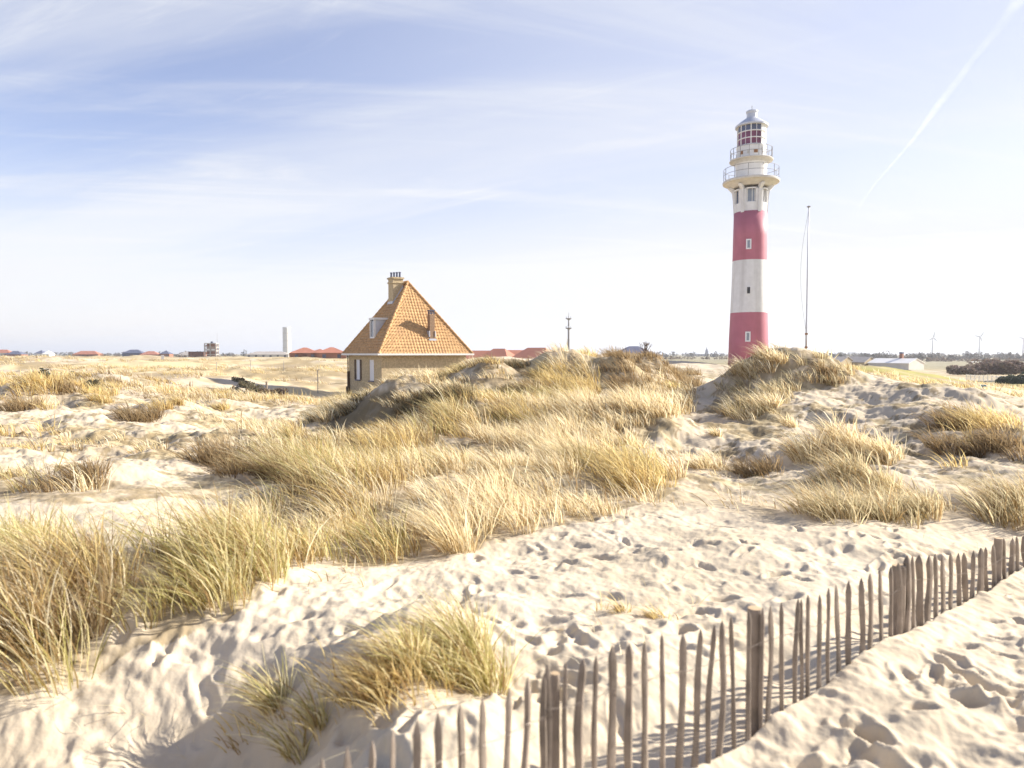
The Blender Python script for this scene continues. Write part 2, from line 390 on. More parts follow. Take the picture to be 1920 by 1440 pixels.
def build_ground():
    us = np.concatenate([np.linspace(-2.6, -.86, 50, endpoint=False), np.linspace(-.86, .86, 980), np.linspace(.86, 2.6, 51)[1:]])
    lv = np.concatenate([np.linspace(math.log(.7), math.log(2.3), 60, endpoint=False), np.linspace(math.log(2.3), math.log(36), 760, endpoint=False),
                         np.linspace(math.log(36), math.log(300), 260, endpoint=False), np.linspace(math.log(300), math.log(14000), 70)])
    U, V = np.meshgrid(us, lv); Y = np.exp(V); X = U * Y; Z = T(X, Y)
    px, py = proj(X, Y, Z)
    gm = grass_mask(X, Y, px, py)
    # sand micro relief: wind texture and trampled lumps
    near_ = (1 - sstep(Y, 14, 26))
    sd = fence_sd(X, Y)
    tr = sstep(-sd, .25, .7) * (1 - sstep(Y, 10, 13))
    Z = Z + near_ * (.030 * fbm(X * 4.2, Y * 4.6, 3, 40, .55) + .010 * fbm(X * 17, Y * 14, 2, 44))
    Z = Z + tr * .05 * fbm(X * 3.1 + Y * 1.5, Y * 5.2 - X * 2.0, 3, 50)
    lump = (1 - sstep(np.hypot(X + 1.6, (Y - 4.6) * 1.3), 1.6, 3.0))
    Z = Z + lump * .05 * fbm(X * 3.4, Y * 3.8, 3, 60, .6)
    Z = Z + sstep(Y, 10, 14) * (1 - sstep(Y, 30, 40)) * (.09 * fbm(X * 1.9, Y * 1.9, 4, 66, .65) - .05 * np.abs(fbm(X * 1.1, Y * 1.3, 3, 68)))
    # little drifts between the pickets
    fr = np.exp(-((sd + .10) / .11) ** 2) * (1 - sstep(Y, 7, 9)); ang = X * .82 + Y * .58
    Z = Z + fr * .022 * vnoise(ang / .06, sd * 2, 33)
    for (x, y, ln, wd, an, dp) in prints:
        r = ln * 2.4
        i0, i1 = np.searchsorted(lv, [math.log(max(y - r, .7)), math.log(y + r)]); j0, j1 = np.searchsorted(us, [(x - r) / y - .02, (x + r) / y + .02])
        if i1 <= i0 or j1 <= j0: continue
        sx = X[i0:i1, j0:j1] - x; sy = Y[i0:i1, j0:j1] - y; c, s_ = math.cos(an), math.sin(an)
        a = (sx * c + sy * s_) / ln; b = (-sx * s_ + sy * c) / wd; q = np.sqrt(a * a + b * b) + .25 * vnoise(X[i0:i1, j0:j1] * 14, Y[i0:i1, j0:j1] * 14, 9)
        Z[i0:i1, j0:j1] += -dp * (1 - sstep(q, .45, 1.0)) + dp * .38 * np.exp(-((q - 1.25) / .28) ** 2)
    # ---- what covers the ground (its own colour; the hollow also has shade mixed in)
    sand = np.array([.57, .483, .358]); litter = np.array([.27, .205, .115]); dry = np.array([.52, .42, .24]); moss = np.array([.36, .33, .10]); pale = np.array([.58, .48, .33])
    C = np.empty(X.shape + (3,)); C[:] = sand
    n1 = fbm(X * .8, Y * .7, 4, 70, .6); n2 = fbm(X * .09, Y * .06, 4, 75, .6)
    C += (n1 * .05)[..., None]
    def mixc(m, c):
        nonlocal C
        C = C * (1 - m[..., None]) + c * m[..., None]
    mixc(np.clip(gm * (.75 + 1.3 * fbm(X * 4.5, Y * 4.5, 3, 113)), 0, 1) * .8, litter)
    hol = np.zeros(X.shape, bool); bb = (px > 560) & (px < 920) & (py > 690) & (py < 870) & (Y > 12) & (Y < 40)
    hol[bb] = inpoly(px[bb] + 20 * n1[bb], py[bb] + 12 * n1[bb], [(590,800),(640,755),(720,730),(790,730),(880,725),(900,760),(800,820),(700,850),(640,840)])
    mixc(hol * .75, np.array([.15, .12, .07]))  # dark thatch, with the hollow's shade painted into its colour
    # scattered dry litter on the mid dunes
    mid = sstep(Y, 9.5, 13) * (1 - sstep(Y, 40, 60))
    mixc(mid * sstep(n1 + .5 * fbm(X * 2.3, Y * 2.0, 3, 77), .02, .32) * .75, dry * .8)
    n3 = fbm(X * 3.4, Y * 3.1, 4, 111, .65)
    mixc(mid * sstep(n3 + .6 * n1, .14, .34) * .8, litter * .85)
    # the plain behind
    pl = sstep(Y, 34, 62) * (1 - .55 * sstep(-U, -.1, .0) * 0)
    patch = sstep(n2 + .4 * fbm(X * .5, Y * .3, 3, 79), -.30, .12)
    path = (1 - sstep(np.abs(px - 1320 - (py - 690) * .2), 45, 90)) * (1 - sstep(Y, 90, 110))
    mixc(pl * patch * .85 * (1 - path), dry)
    mixc(pl * sstep(fbm(X * .14, Y * .07, 4, 83, .65), .0, .25) * (1 - path) * .75, litter * 1.15)
    rt = sstep(U, .40, .47) * sstep(Y, 38, 48) * (1 - sstep(Y, 120, 170))
    mixc(rt * sstep(fbm(X * .10, Y * .07, 3, 87), -.25, .10) * .95, moss)
    mixc(sstep(Y, 190, 300) * .8, np.array([.26, .24, .15]))
    me = bpy.data.meshes.new('sand_dunes'); nr_, nc = X.shape
    me.vertices.add(nr_ * nc); me.vertices.foreach_set('co', np.stack([X, Y, Z], -1).astype(np.float32).ravel())
    idx = np.arange(nr_ * nc, dtype=np.int32).reshape(nr_, nc)
    q = np.stack([idx[:-1, :-1], idx[:-1, 1:], idx[1:, 1:], idx[1:, :-1]], -1).reshape(-1, 4)
    me.loops.add(q.size); me.loops.foreach_set('vertex_index', q.ravel()); me.polygons.add(len(q))
    me.polygons.foreach_set('loop_start', np.arange(0, q.size, 4, dtype=np.int32)); me.polygons.foreach_set('use_smooth', np.ones(len(q), bool))
    at = me.color_attributes.new('col', 'FLOAT_COLOR', 'POINT')
    at.data.foreach_set('color', np.concatenate([C, np.ones(C.shape[:2] + (1,))], -1).astype(np.float32).ravel())
    me.update(calc_edges=True)
    m = mat('sand', (1, 1, 1), .95, .07, 1.7, bump=.006, bscale=22, attr='col', spec=.1)
    me.materials.append(m); o = bpy.data.objects.new('ground', me); link(o); tag(o, kind='structure')
    # the path the photographer stands on, behind and beside the view
    b = MB(); b.add([(-60, -60, -.05), (60, -60, -.05), (60, .72, -.05), (-60, .72, -.05)], [(0, 1, 2, 3)])
    s2 = bpy.data.materials.new('path_sand'); m2 = mat('path_sand', (.57, .483, .358), .95, .07, 1.7, bump=.006, bscale=22, spec=.1)
    tag(b.build('path', m2), kind='structure')

# ------------------------------------------------------------------ grass
# regions of marram: polygon of photo pixels where the stalks are rooted, clumps per m2, height, blades per clump, palette
STRAW = ((.92, .81, .55), (.86, .72, .43), (.94, .87, .66)); GOLD = ((.78, .62, .29), (.66, .51, .21), (.86, .74, .42)); DARK = ((.20, .17, .10), (.15, .13, .08), (.36, .30, .17))  # DARK: dark plants with hollow and crest shade mixed into the colour
OLIVE = ((.76, .67, .35), (.44, .40, .15), (.88, .80, .50)); BROWN = ((.34, .25, .14), (.42, .32, .18), (.28, .21, .12)); GREY = ((.70, .60, .38), (.52, .46, .28), (.80, .70, .46))
REG = [
 ('front', [(-260,1330),(60,1290),(190,1262),(250,1215),(340,1195),(420,1160),(495,1115),(522,1075),(505,1040),(430,1030),(300,1035),(120,1040),(-260,1050)], 15, .92, 120, OLIVE, -.1),
 ('mass', [(470,1000),(545,1065),(640,1062),(720,1060),(830,1045),(900,1030),(1000,1000),(1130,970),(1240,930),(1290,900),(1200,850),(1190,800),(1290,770),(1300,735),(1230,715),(1130,735),(1040,740),(960,740),(880,770),(800,810),(720,850),(640,868),(560,870),(500,890),(440,905),(430,950)], 7.5, .74, 95, STRAW, -.02),
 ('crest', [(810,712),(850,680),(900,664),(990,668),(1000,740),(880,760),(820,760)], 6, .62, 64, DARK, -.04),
 ('crest', [(995,745),(1010,680),(1050,655),(1110,660),(1120,735),(1060,755)], 7, .72, 60, GOLD, -.1),
 ('crest', [(1120,740),(1120,690),(1150,655),(1260,655),(1310,705),(1300,745)], 5, .62, 54, BROWN, -.02),
 ('crest', [(600,790),(640,735),(700,700),(760,690),(830,685),(890,680),(880,735),(780,752),(700,778),(640,800)], 6, .62, 70, STRAW, -.12),
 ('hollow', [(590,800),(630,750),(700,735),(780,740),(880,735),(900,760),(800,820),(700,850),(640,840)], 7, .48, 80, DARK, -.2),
 ('right', [(1325,775),(1345,725),(1385,680),(1450,655),(1570,665),(1620,700),(1570,725),(1480,735),(1470,785),(1400,790)], 5, .52, 46, GREY, .06),
 ('right', [(1335,770),(1460,770),(1470,790),(1400,790)], 3, .6, 36, GREY, .0),
 ('wisps', [(1130,985),(1200,950),(1290,905),(1400,920),(1460,955),(1440,975),(1330,955),(1240,960)], 4.5, .50, 12, STRAW, .0),
 ('wisps', [(1230,900),(1200,860),(1260,830),(1330,850),(1420,880),(1480,900),(1500,940),(1400,915),(1300,900)], 2.4, .34, 20, STRAW, .1),
 ('wisps', [(1540,985),(1740,975),(1940,962),(1940,930),(1760,930),(1540,930)], 5, .62, 30, GREY, .05),
 ('wisps', [(1720,870),(1940,900),(1940,800),(1830,790),(1760,820)], 3.5, .55, 30, GOLD, .1),
 ('sparse', [(1090,1150),(1170,1100),(1290,1130),(1280,1190),(1180,1230),(1090,1200)], 6, .26, 7, STRAW, .15),
 ('tangle', [(450,1390),(480,1310),(560,1265),(660,1240),(760,1200),(870,1225),(800,1310),(700,1350),(600,1390)], 30, .30, 34, GOLD, -.3),
 ('sparse', [(500,1170),(560,1060),(700,1075),(720,1110),(600,1190)], 3.5, .3, 7, STRAW, .1),
 ('left', [(-200,930),(-200,880),(100,890),(330,915),(470,900),(460,945),(300,930),(110,950)], 5, .6, 30, STRAW, .1),
 ('left', [(360,860),(380,820),(440,790),(560,800),(600,850),(560,872),(450,890)], 5, .55, 44, STRAW, .0),
 ('left', [(500,800),(590,780),(640,820),(600,850)], 2.5, .5, 26, STRAW, .1),
 ('left', [(-200,760),(-200,700),(60,690),(180,700),(230,730),(200,760),(60,770)], 2.2, .6, 34, GOLD, .0),
 ('left', [(-200,860),(-200,800),(120,790),(330,800),(330,840),(230,870),(60,850)], 2.0, .42, 30, GOLD, .12),
 ('left', [(300,780),(330,745),(420,735),(470,770),(400,800)], 1.6, .4, 26, STRAW, .12),
]
def grass_mask(X, Y, px, py):
    g = np.zeros(X.shape); n = fbm(X * .9, Y * .8, 3, 90)
    ok = Y < 60
    for kind, poly, dens, h, nb, pal, thr in REG:
        if kind in ('sparse', 'tangle'): continue
        a = np.array(poly); jx = px + 18 * fbm(X * .8, Y * .8, 2, 91); jy = py + 6 * fbm(X * .8, Y * .8, 2, 92)
        bb = (jx > a[:, 0].min()) & (jx < a[:, 0].max()) & (jy > a[:, 1].min()) & (jy < a[:, 1].max()) & ok
        if not bb.any(): continue
        m = np.zeros(X.shape, bool); m[bb] = inpoly(jx[bb], jy[bb], poly)
        g = np.maximum(g, m * min(1.0, dens / 4.0) * (.35 if kind == 'wisps' else 1.0 if thr < .15 else .6))
    return g
class Blades:
    """curved tapering leaves; arrays of roots are turned into one mesh"""
    def __init__(s): s.P = []; s.C = []; s.n = 0
    def add(s, root, h, bend, lean, width, col, wob):
        """root (n,3), h (n), bend (n,2) horizontal tip offset as a share of h, lean (n,2) root tilt, width (n), col (n,3)"""
        n = len(h); t = np.array([0, .25, .5, .75, 1.0])
        hx = lean[:, None, :] * t[None, :, None] * h[:, None, None] + bend[:, None, :] * (t[None, :, None] ** 2.1) * h[:, None, None]
        hor = np.sqrt((bend ** 2).sum(1)); up = h[:, None] * (t[None, :] - (t[None, :] ** 2.6) * np.clip(hor * .38, 0, .75)[:, None])
        cen = np.zeros((n, 5, 3)); cen[..., :2] = root[:, None, :2] + hx; cen[..., 2] = root[:, 2][:, None] + up
        an = RNG.uniform(0, math.pi, n); side = np.stack([np.cos(an), np.sin(an), np.zeros(n)], -1)
        wv = width[:, None] * np.array([.8, 1.0, .9, .6])[None, :] * .5
        V = np.zeros((n, 9, 3))
        for k in range(4):
            V[:, 2 * k] = cen[:, k] - side * wv[:, k, None]; V[:, 2 * k + 1] = cen[:, k] + side * wv[:, k, None]
        V[:, 8] = cen[:, 4]
        s.P.append(V.reshape(-1, 3)); c = np.repeat(col, 9, 0); s.C.append(c); s.n += n
    def build(s, name, parent=None, origin=(0, 0, 0)):
        P = np.concatenate(s.P) - np.array(origin); C = np.concatenate(s.C); n = s.n; b = np.arange(n, dtype=np.int32)[:, None] * 9
        quads = np.concatenate([b + np.array([[0, 1, 3, 2]]), b + np.array([[2, 3, 5, 4]]), b + np.array([[4, 5, 7, 6]])], 1).reshape(-1)
        tris = (b + np.array([[6, 7, 8]])).reshape(-1); li = np.concatenate([quads, tris]).astype(np.int32)
        ls = np.concatenate([np.arange(0, 12 * n, 4), 12 * n + np.arange(0, 3 * n, 3)]).astype(np.int32)
        me = bpy.data.meshes.new(name); me.vertices.add(len(P)); me.vertices.foreach_set('co', P.astype(np.float32).ravel())
        me.loops.add(len(li)); me.loops.foreach_set('vertex_index', li); me.polygons.add(len(ls)); me.polygons.foreach_set('loop_start', ls)
        me.polygons.foreach_set('use_smooth', np.ones(len(ls), bool))
        at = me.color_attributes.new('col', 'FLOAT_COLOR', 'POINT'); at.data.foreach_set('color', np.concatenate([C, np.ones((len(C), 1))], 1).astype(np.float32).ravel())
        me.update(calc_edges=True); me.materials.append(M['grass'])
        o = bpy.data.objects.new(name, me); o.location = origin; return link(o, parent)
WIND = np.array([-.50, .10])
def clump(B, cx, cy, cz, rad, h, nb, pal, spread=1.0, wind=1.0):
    nb = int(nb); a = RNG.uniform(0, 2 * math.pi, nb); r = rad * np.sqrt(RNG.uniform(0, 1, nb))
    off = np.stack([np.cos(a) * r, np.sin(a) * r], -1)
    d = math.hypot(cx, cy)
    root = np.zeros((nb, 3)); root[:, 0] = cx + off[:, 0]; root[:, 1] = cy + off[:, 1]; root[:, 2] = cz - .04
    hh = h * RNG.uniform(.55, 1.15, nb) * (1 - .25 * (r / max(rad, 1e-3)))
    lean = off / max(rad, 1e-3) * .34 * spread + RNG.normal(0, .12, (nb, 2)) + WIND * .25 * wind
    bend = WIND * wind * RNG.uniform(.4, 1.5, nb)[:, None] + off / max(rad, 1e-3) * .28 * spread + RNG.normal(0, .22, (nb, 2))
    w = np.clip(.0050 + d * .00050, .005, .03) * RNG.uniform(.5, 1.6, nb)
    pc = np.array(pal)[RNG.choice(3, nb, p=[.45, .3, .25])] * RNG.uniform(.8, 1.15, (nb, 1))
    br = RNG.uniform(0, 1, nb) < .14; pc[br] = np.array((.40, .27, .13))
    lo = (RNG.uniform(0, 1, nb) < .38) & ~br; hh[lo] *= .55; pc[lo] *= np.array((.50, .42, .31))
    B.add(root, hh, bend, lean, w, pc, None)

def build_grass():
    groups = {}
    for kind, poly, dens, h, nb, pal, thr in REG:
        a = np.array(poly, float); pts_ = [ground(x, min(y, 1500)) for x, y in poly if y > 668]
        P = np.array(pts_); u = P[:, 0] / P[:, 1]
        u0, u1 = u.min(), u.max(); y0, y1 = P[:, 1].min() * .92, min(P[:, 1].max() * 1.1, 48)
        area = (u1 - u0) * (y1 ** 2 - y0 ** 2) / 2; n = int(area * dens)
        Y = np.sqrt(RNG.uniform(y0 ** 2, y1 ** 2, n)); X = RNG.uniform(u0, u1, n) * Y; Z = T(X, Y); px, py = proj(X, Y, Z)
        ok = inpoly(px, py, poly) & (fbm(X * .75, Y * .65, 3, 95) > thr - .12)
        X, Y, Z = X[ok], Y[ok], Z[ok]
        key = 'foreground' if kind == 'front' else ('sparse' if kind in ('sparse', 'wisps', 'tangle') else ('left' if kind == 'left' else ('right' if kind == 'right' else 'mass')))
        B = groups.setdefault(key, Blades())
        hv = 1 + .9 * fbm(X * .5, Y * .5, 2, 97); cv = fbm(X * .45, Y * .4, 3, 99)
        for i in range(len(X)):
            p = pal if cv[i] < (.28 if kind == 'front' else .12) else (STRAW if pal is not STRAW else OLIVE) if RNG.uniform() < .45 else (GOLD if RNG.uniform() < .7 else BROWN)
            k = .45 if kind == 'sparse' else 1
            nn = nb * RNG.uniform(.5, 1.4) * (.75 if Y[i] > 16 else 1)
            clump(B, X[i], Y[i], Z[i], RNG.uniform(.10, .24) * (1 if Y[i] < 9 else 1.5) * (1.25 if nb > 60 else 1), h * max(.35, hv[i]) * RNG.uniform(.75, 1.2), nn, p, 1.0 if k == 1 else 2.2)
    # stray stalks lying on the sand and sticking out of it
    B = groups['sparse']; n = 2600; Y = 3.2 * (15 / 3.2) ** RNG.uniform(0, 1, n); X = RNG.uniform(-.75, .75, n) * Y
    keep = (fence_sd(X, Y) > .1) & (fbm(X * .7, Y * .7, 3, 103) > RNG.uniform(-.1, .35, n)); X, Y = X[keep], Y[keep]; n = len(X)
    an = RNG.uniform(0, 6.283, n); fl = RNG.uniform(.6, 3.0, n)[:, None]; d_ = np.stack([np.cos(an), np.sin(an)], -1) * fl
    B.add(np.stack([X, Y, T(X, Y) + .006], -1), RNG.uniform(.04, .16, n) , d_, d_ * .4, RNG.uniform(.003, .007, n), np.array(STRAW)[RNG.integers(0, 3, n)] * RNG.uniform(.5, 1, (n, 1)), None)
    # sparse low tufts over the plain behind
    B = groups['plain'] = Blades(); n = 11000; Y = 34 * (150 / 34) ** RNG.uniform(0, 1, n); X = RNG.uniform(-.95, .95, n) * Y; Z = T(X, Y); px, py = proj(X, Y, Z)
    dn = fbm(X * .10, Y * .06, 4, 101, .6); keep = (dn > -.02) & (np.abs(px - 1320) > 60) & ~((np.abs(X + 8.3) < 5) & (np.abs(Y - 53) < 6))
    for x, y, z in zip(X[keep], Y[keep], Z[keep]): clump(B, x, y, z, RNG.uniform(.25, .7), RNG.uniform(.35, .85), 20, STRAW if RNG.uniform() < .42 else (GOLD if RNG.uniform() < .6 else BROWN))
    tot = 0
    info = {'foreground': 'tall green and straw marram grass massed at the lower left edge', 'mass': 'pale straw marram grass covering the dunes in the middle of the picture',
            'left': 'low dry marram grass scattered over the sandy slopes on the left', 'right': 'grey shaded marram grass on the dune below the lighthouse',
            'plain': 'low dry tufts of grass spread over the plain behind the dunes',
            'sparse': 'thin wisps of dry grass along the edge of the bare sand'}
    for k, B in groups.items():
        if B.n == 0: continue
        print('grass', k, B.n); tot += B.n
        o = B.build('dune_grass'); tag(o, info[k], 'grass', kind='stuff')
    print('blades', tot)


# ------------------------------------------------------------------ lighthouse
def lighthouse():
    Y = 73.0; base = pt(1402.5, 690, Y); ax, ay = base[0], base[1]; k = Y / FPX * 1.0
    z0 = TG(ax, ay) - .15
    zz = lambda py: pt(1405, py, Y)[2] - z0
    root = empty('lighthouse', (ax, ay, z0)); tag(root, 'tall red and white banded lighthouse with two galleries and a glazed lantern', 'lighthouse')
    va = math.atan2(-ay, -ax)                     # towards the viewer
    r = lambda px: px * k
    # tower: painted bands are separate slots of one shaft
    bands = [(0, 36.2), (zz(640), 35.2), (zz(587), 33.2), (zz(540), 31.6), (zz(490), 30.6), (zz(445), 30.0), (zz(400), 29.4)]
    prof = [(r(a), z) for z, a in bands]
    MB().lathe(prof, 64, mats=[0, 0, 1, 1, 0, 0]).build('tower_shaft', [M['red'], M['white_conc']], root, smooth=True)
    # white lookout storey, six recessed windows between six flaring brackets
    zb, zt = zz(400) + .003, zz(360)
    n = 6; zw0, zw1 = zz(384), zz(357.5)
    wb = MB(); R1 = r(28.6); R2 = r(30.5)
    rad = lambda z: R1 + (R2 - R1) * (z - zb) / (zt - zb)
    hw = R(15.5)
    for i in range(n):
        ac = va + R(2) + i * math.pi / 3
        segs = [(ac - math.pi / 6, ac - hw, False), (ac - hw, ac + hw, True), (ac + hw, ac + math.pi / 6, False)]
        for a0, a1, hole in segs:
            m_ = 5
            for j in range(m_):
                b0 = a0 + (a1 - a0) * j / m_; b1 = a0 + (a1 - a0) * (j + 1) / m_
                for lo, hi in (((zb, zw0), (zw1, zt)) if hole else ((zb, zw0), (zw0, zw1), (zw1, zt))):
                    wb.add([(rad(lo) * math.cos(b0), rad(lo) * math.sin(b0), lo), (rad(lo) * math.cos(b1), rad(lo) * math.sin(b1), lo),
                            (rad(hi) * math.cos(b1), rad(hi) * math.sin(b1), hi), (rad(hi) * math.cos(b0), rad(hi) * math.sin(b0), hi)], [(0, 1, 2, 3)])
        # reveals
        for a, b in ((ac - hw, ac - hw), (ac + hw, ac + hw)):
            vs = [(q * math.cos(a), q * math.sin(a), z) for q, z in ((rad(zw0), zw0), (rad(zw0) - .28, zw0), (rad(zw1) - .28, zw1), (rad(zw1), zw1))]
            wb.add(vs, [(0, 1, 2, 3)])
        for z in (zw0, zw1):
            wb.add([(q * math.cos(a), q * math.sin(a), z) for q, a in ((rad(z), ac - hw), (rad(z), ac + hw), (rad(z) - .28, ac + hw), (rad(z) - .28, ac - hw))], [(0, 1, 2, 3)])
    wb.build('lookout_wall', M['white_conc'], root)
    for i in range(n):
        ac = va + R(2) + i * math.pi / 3; q = R1 - .18; hwid = q * math.tan(hw) - .01
        e = MB(); zc = (zw0 + zw1) / 2; h = zw1 - zw0
        def loc(t, d, z): return (math.cos(ac) * d - math.sin(ac) * t, math.sin(ac) * d + math.cos(ac) * t, z)
        e = MB()
        for t, w_, z, hh in ((-hwid + .03, .06, zc, h), (hwid - .03, .06, zc, h), (0, 2 * hwid, zw0 + .04, .08), (0, 2 * hwid, zw1 - .04, .08), (hwid * .25, .06, zc, h)):
            x_, y_, _ = loc(t, q, z); e.box((x_, y_, z), (.06, w_ - .004, hh - .006), ac)
        fr = e.build('window', M['white'], root)
        p_ = MB().add([loc(-hwid, q - .02, zw0), loc(hwid, q - .02, zw0), loc(hwid, q - .02, zw1), loc(-hwid, q - .02, zw1)], [(0, 1, 2, 3)])
        p_.build('pane', M['pane'] if i % 2 == 0 else M['glass'], fr)
        # bracket between windows, widening upward under the gallery
        ab = ac + math.pi / 6; bb = MB(); hwd = .17
        prof_ = [(rad(zb) - .05, zb - .12), (rad(zb) + .07, zb - .12), (rad(zb) + .16, zz(375)), (rad(zt) + .16, zz(360)), (r(41), zz(351.5)), (r(41), zz(350.5)), (rad(zt) - .1, zz(351.5))]
        vs = []
        for sgn in (-1, 1):
            for d, z in prof_: vs.append((math.cos(ab) * d - math.sin(ab) * hwd * sgn, math.sin(ab) * d + math.cos(ab) * hwd * sgn, z))
        m_ = len(prof_); fs = [tuple(reversed(range(m_))), tuple(range(m_, 2 * m_))] + [(j, (j + 1) % m_, m_ + (j + 1) % m_, m_ + j) for j in range(m_)]
        bb.add(vs, fs).build('bracket', M['white_conc'], root)
    # galleries
    def gallery(name, rp, z_top, z_edge, z_under, r_in, rail_h, nposts, off):
        g = MB().lathe([(r_in, z_under), (rp - .30, z_edge + .0), (rp, z_edge + .02), (rp + .03, z_edge + .10), (rp + .03, z_top - .05), (rp - .02, z_top), (r_in * .6, z_top + .03)], 64).build(name, M['pconc'], root)
        rl = MB()
        for i in range(nposts):
            a = off + 2 * math.pi * i / nposts
            rl.tube([((rp - .08) * math.cos(a), (rp - .08) * math.sin(a), z_top - .02), ((rp - .08) * math.cos(a), (rp - .08) * math.sin(a), z_top + rail_h)], .032, 6)
        for hh in (rail_h, rail_h * .52):
            rl.tube([((rp - .08) * math.cos(a), (rp - .08) * math.sin(a), z_top + hh) for a in np.linspace(0, 2 * math.pi, 65)], .024, 6, cap=False)
        rl.build('railing', M['metal'], g)
        return g
    gallery('gallery', r(49.8), zz(340), zz(345), zz(352.5), r(32), 1.25, 12, .1)
    MB().lathe([(r(27.5), zz(352)), (r(27.5), zz(312)), (r(29.5), zz(309)), (r(29.5), zz(306))], 48).build('watch_room', M['white'], root, smooth=False)
    gallery('gallery', r(38.3), zz(301), zz(304), zz(309.5), r(29), 1.12, 14, .25)
    dr = MB().lathe([(r(26), zz(306)), (r(26), zz(279)), (r(26.8), zz(278.5)), (r(26.8), zz(277)), (r(25.8), zz(276.5))], 48).build('lantern_base', M['white'], root)
    ad = va + R(57)
    db = MB(); db.box((math.cos(ad) * r(26), math.sin(ad) * r(26), (zz(299) + zz(281)) / 2), (.10, .62, zz(281) - zz(299)), ad); db.build('door', M['metal'], dr)
    for t in (-38, -11, 14, 20):
        a = va + R(t); c = (math.cos(a) * (r(26) + .02), math.sin(a) * (r(26) + .02), zz(290.5))
        MB().box(c, (.12, .22, .30), a).build('vent', M['rust'] if t != -11 else M['pconc'], dr)
    # lantern: glazed facets towards the left and front, blank white panels to the right
    zl, zh = zz(276.5), zz(238.5); zrow = np.linspace(zl, zh, 4); nl = 16; Rl = r(24.6)
    lan = MB()
    for i in range(nl):
        a = va + math.radians(-2) + 2 * math.pi * i / nl
        lan.tube([(Rl * math.cos(a), Rl * math.sin(a), zl), (Rl * math.cos(a), Rl * math.sin(a), zh)], .06 if i % 2 == 0 else .030, 6)
    for z in zrow: lan.tube([(Rl * math.cos(a), Rl * math.sin(a), z) for a in np.linspace(0, 2 * math.pi, 49)], .06, 6, cap=False)
    lf = lan.build('lantern', M['white'], root)
    for i in range(nl):
        a0 = va + math.radians(-2) + 2 * math.pi * i / nl; a1 = a0 + 2 * math.pi / nl; mid_ = ((a0 + a1) / 2 - va + math.pi) % (2 * math.pi) - math.pi
        if R(35) < mid_ < R(110):
            g = MB().add([(Rl * math.cos(q), Rl * math.sin(q), z) for q, z in ((a0, zl), (a1, zl), (a1, zh), (a0, zh))], [(0, 1, 2, 3)]); g.build('blank_panel', M['white'], lf); continue
        for j in range(3):
            g = MB().add([(Rl * math.cos(q), Rl * math.sin(q), z) for q, z in ((a0, zrow[j]), (a1, zrow[j]), (a1, zrow[j + 1]), (a0, zrow[j + 1]))], [(0, 1, 2, 3)])
            g.build('pane', M['redglass'] if j < 2 else M['glass'], lf)
    cp = MB().lathe([(r(23), zz(238.5)), (r(29), zz(239.5)), (r(29.3), zz(236.5)), (r(27.5), zz(235)), (r(20), zz(229)), (r(11), zz(222.5)), (r(9.3), zz(221.5)), (r(9), zz(214)), (r(10.3), zz(211)), (r(10.4), zz(209)), (r(8), zz(207.5)), (0, zz(207))], 48).build('roof', M['zinc'], root)
    MB().tube([(0, 0, zz(208)), (0, 0, zz(198))], .03, 6).build('lightning_rod', M['metal'], cp)
    # little windows up the shaft
    for py, framed, px in ((462, True, 1403), (547, False, 1404), (632, True, 1404)):
        z = zz(py); rs = np.interp(z, [b[0] for b in bands], [b[1] for b in bands]) * k
        a = va - math.asin(min(.9, (px - 1405) * k / rs)) * -1
        c = lambda d, t, zq: (math.cos(a) * (rs + d) - math.sin(a) * t, math.sin(a) * (rs + d) + math.cos(a) * t, zq)
        h2, w2 = (.52, .26) if framed else (.38, .20)
        f = MB(); tk = .13 if framed else .05
        for t, zq, ww, hh in ((-w2 + tk / 2, z, tk, 2 * h2), (w2 - tk / 2, z, tk, 2 * h2), (0, z + h2 - tk / 2, 2 * w2 - 2 * tk, tk), (0, z - h2 + tk / 2, 2 * w2 - 2 * tk, tk)):
            f.box(c(0, t, zq), (.14, ww, hh), a)
        fo = f.build('window', M['curtain'] if framed else M['white_conc'], root)
        MB().box(c(-.02, 0, z), (.12, 2 * w2 - 2 * tk + .01, 2 * h2 - 2 * tk + .01), a).build('pane', M['pane'] if framed else M['dark'], fo)
lighthouse()

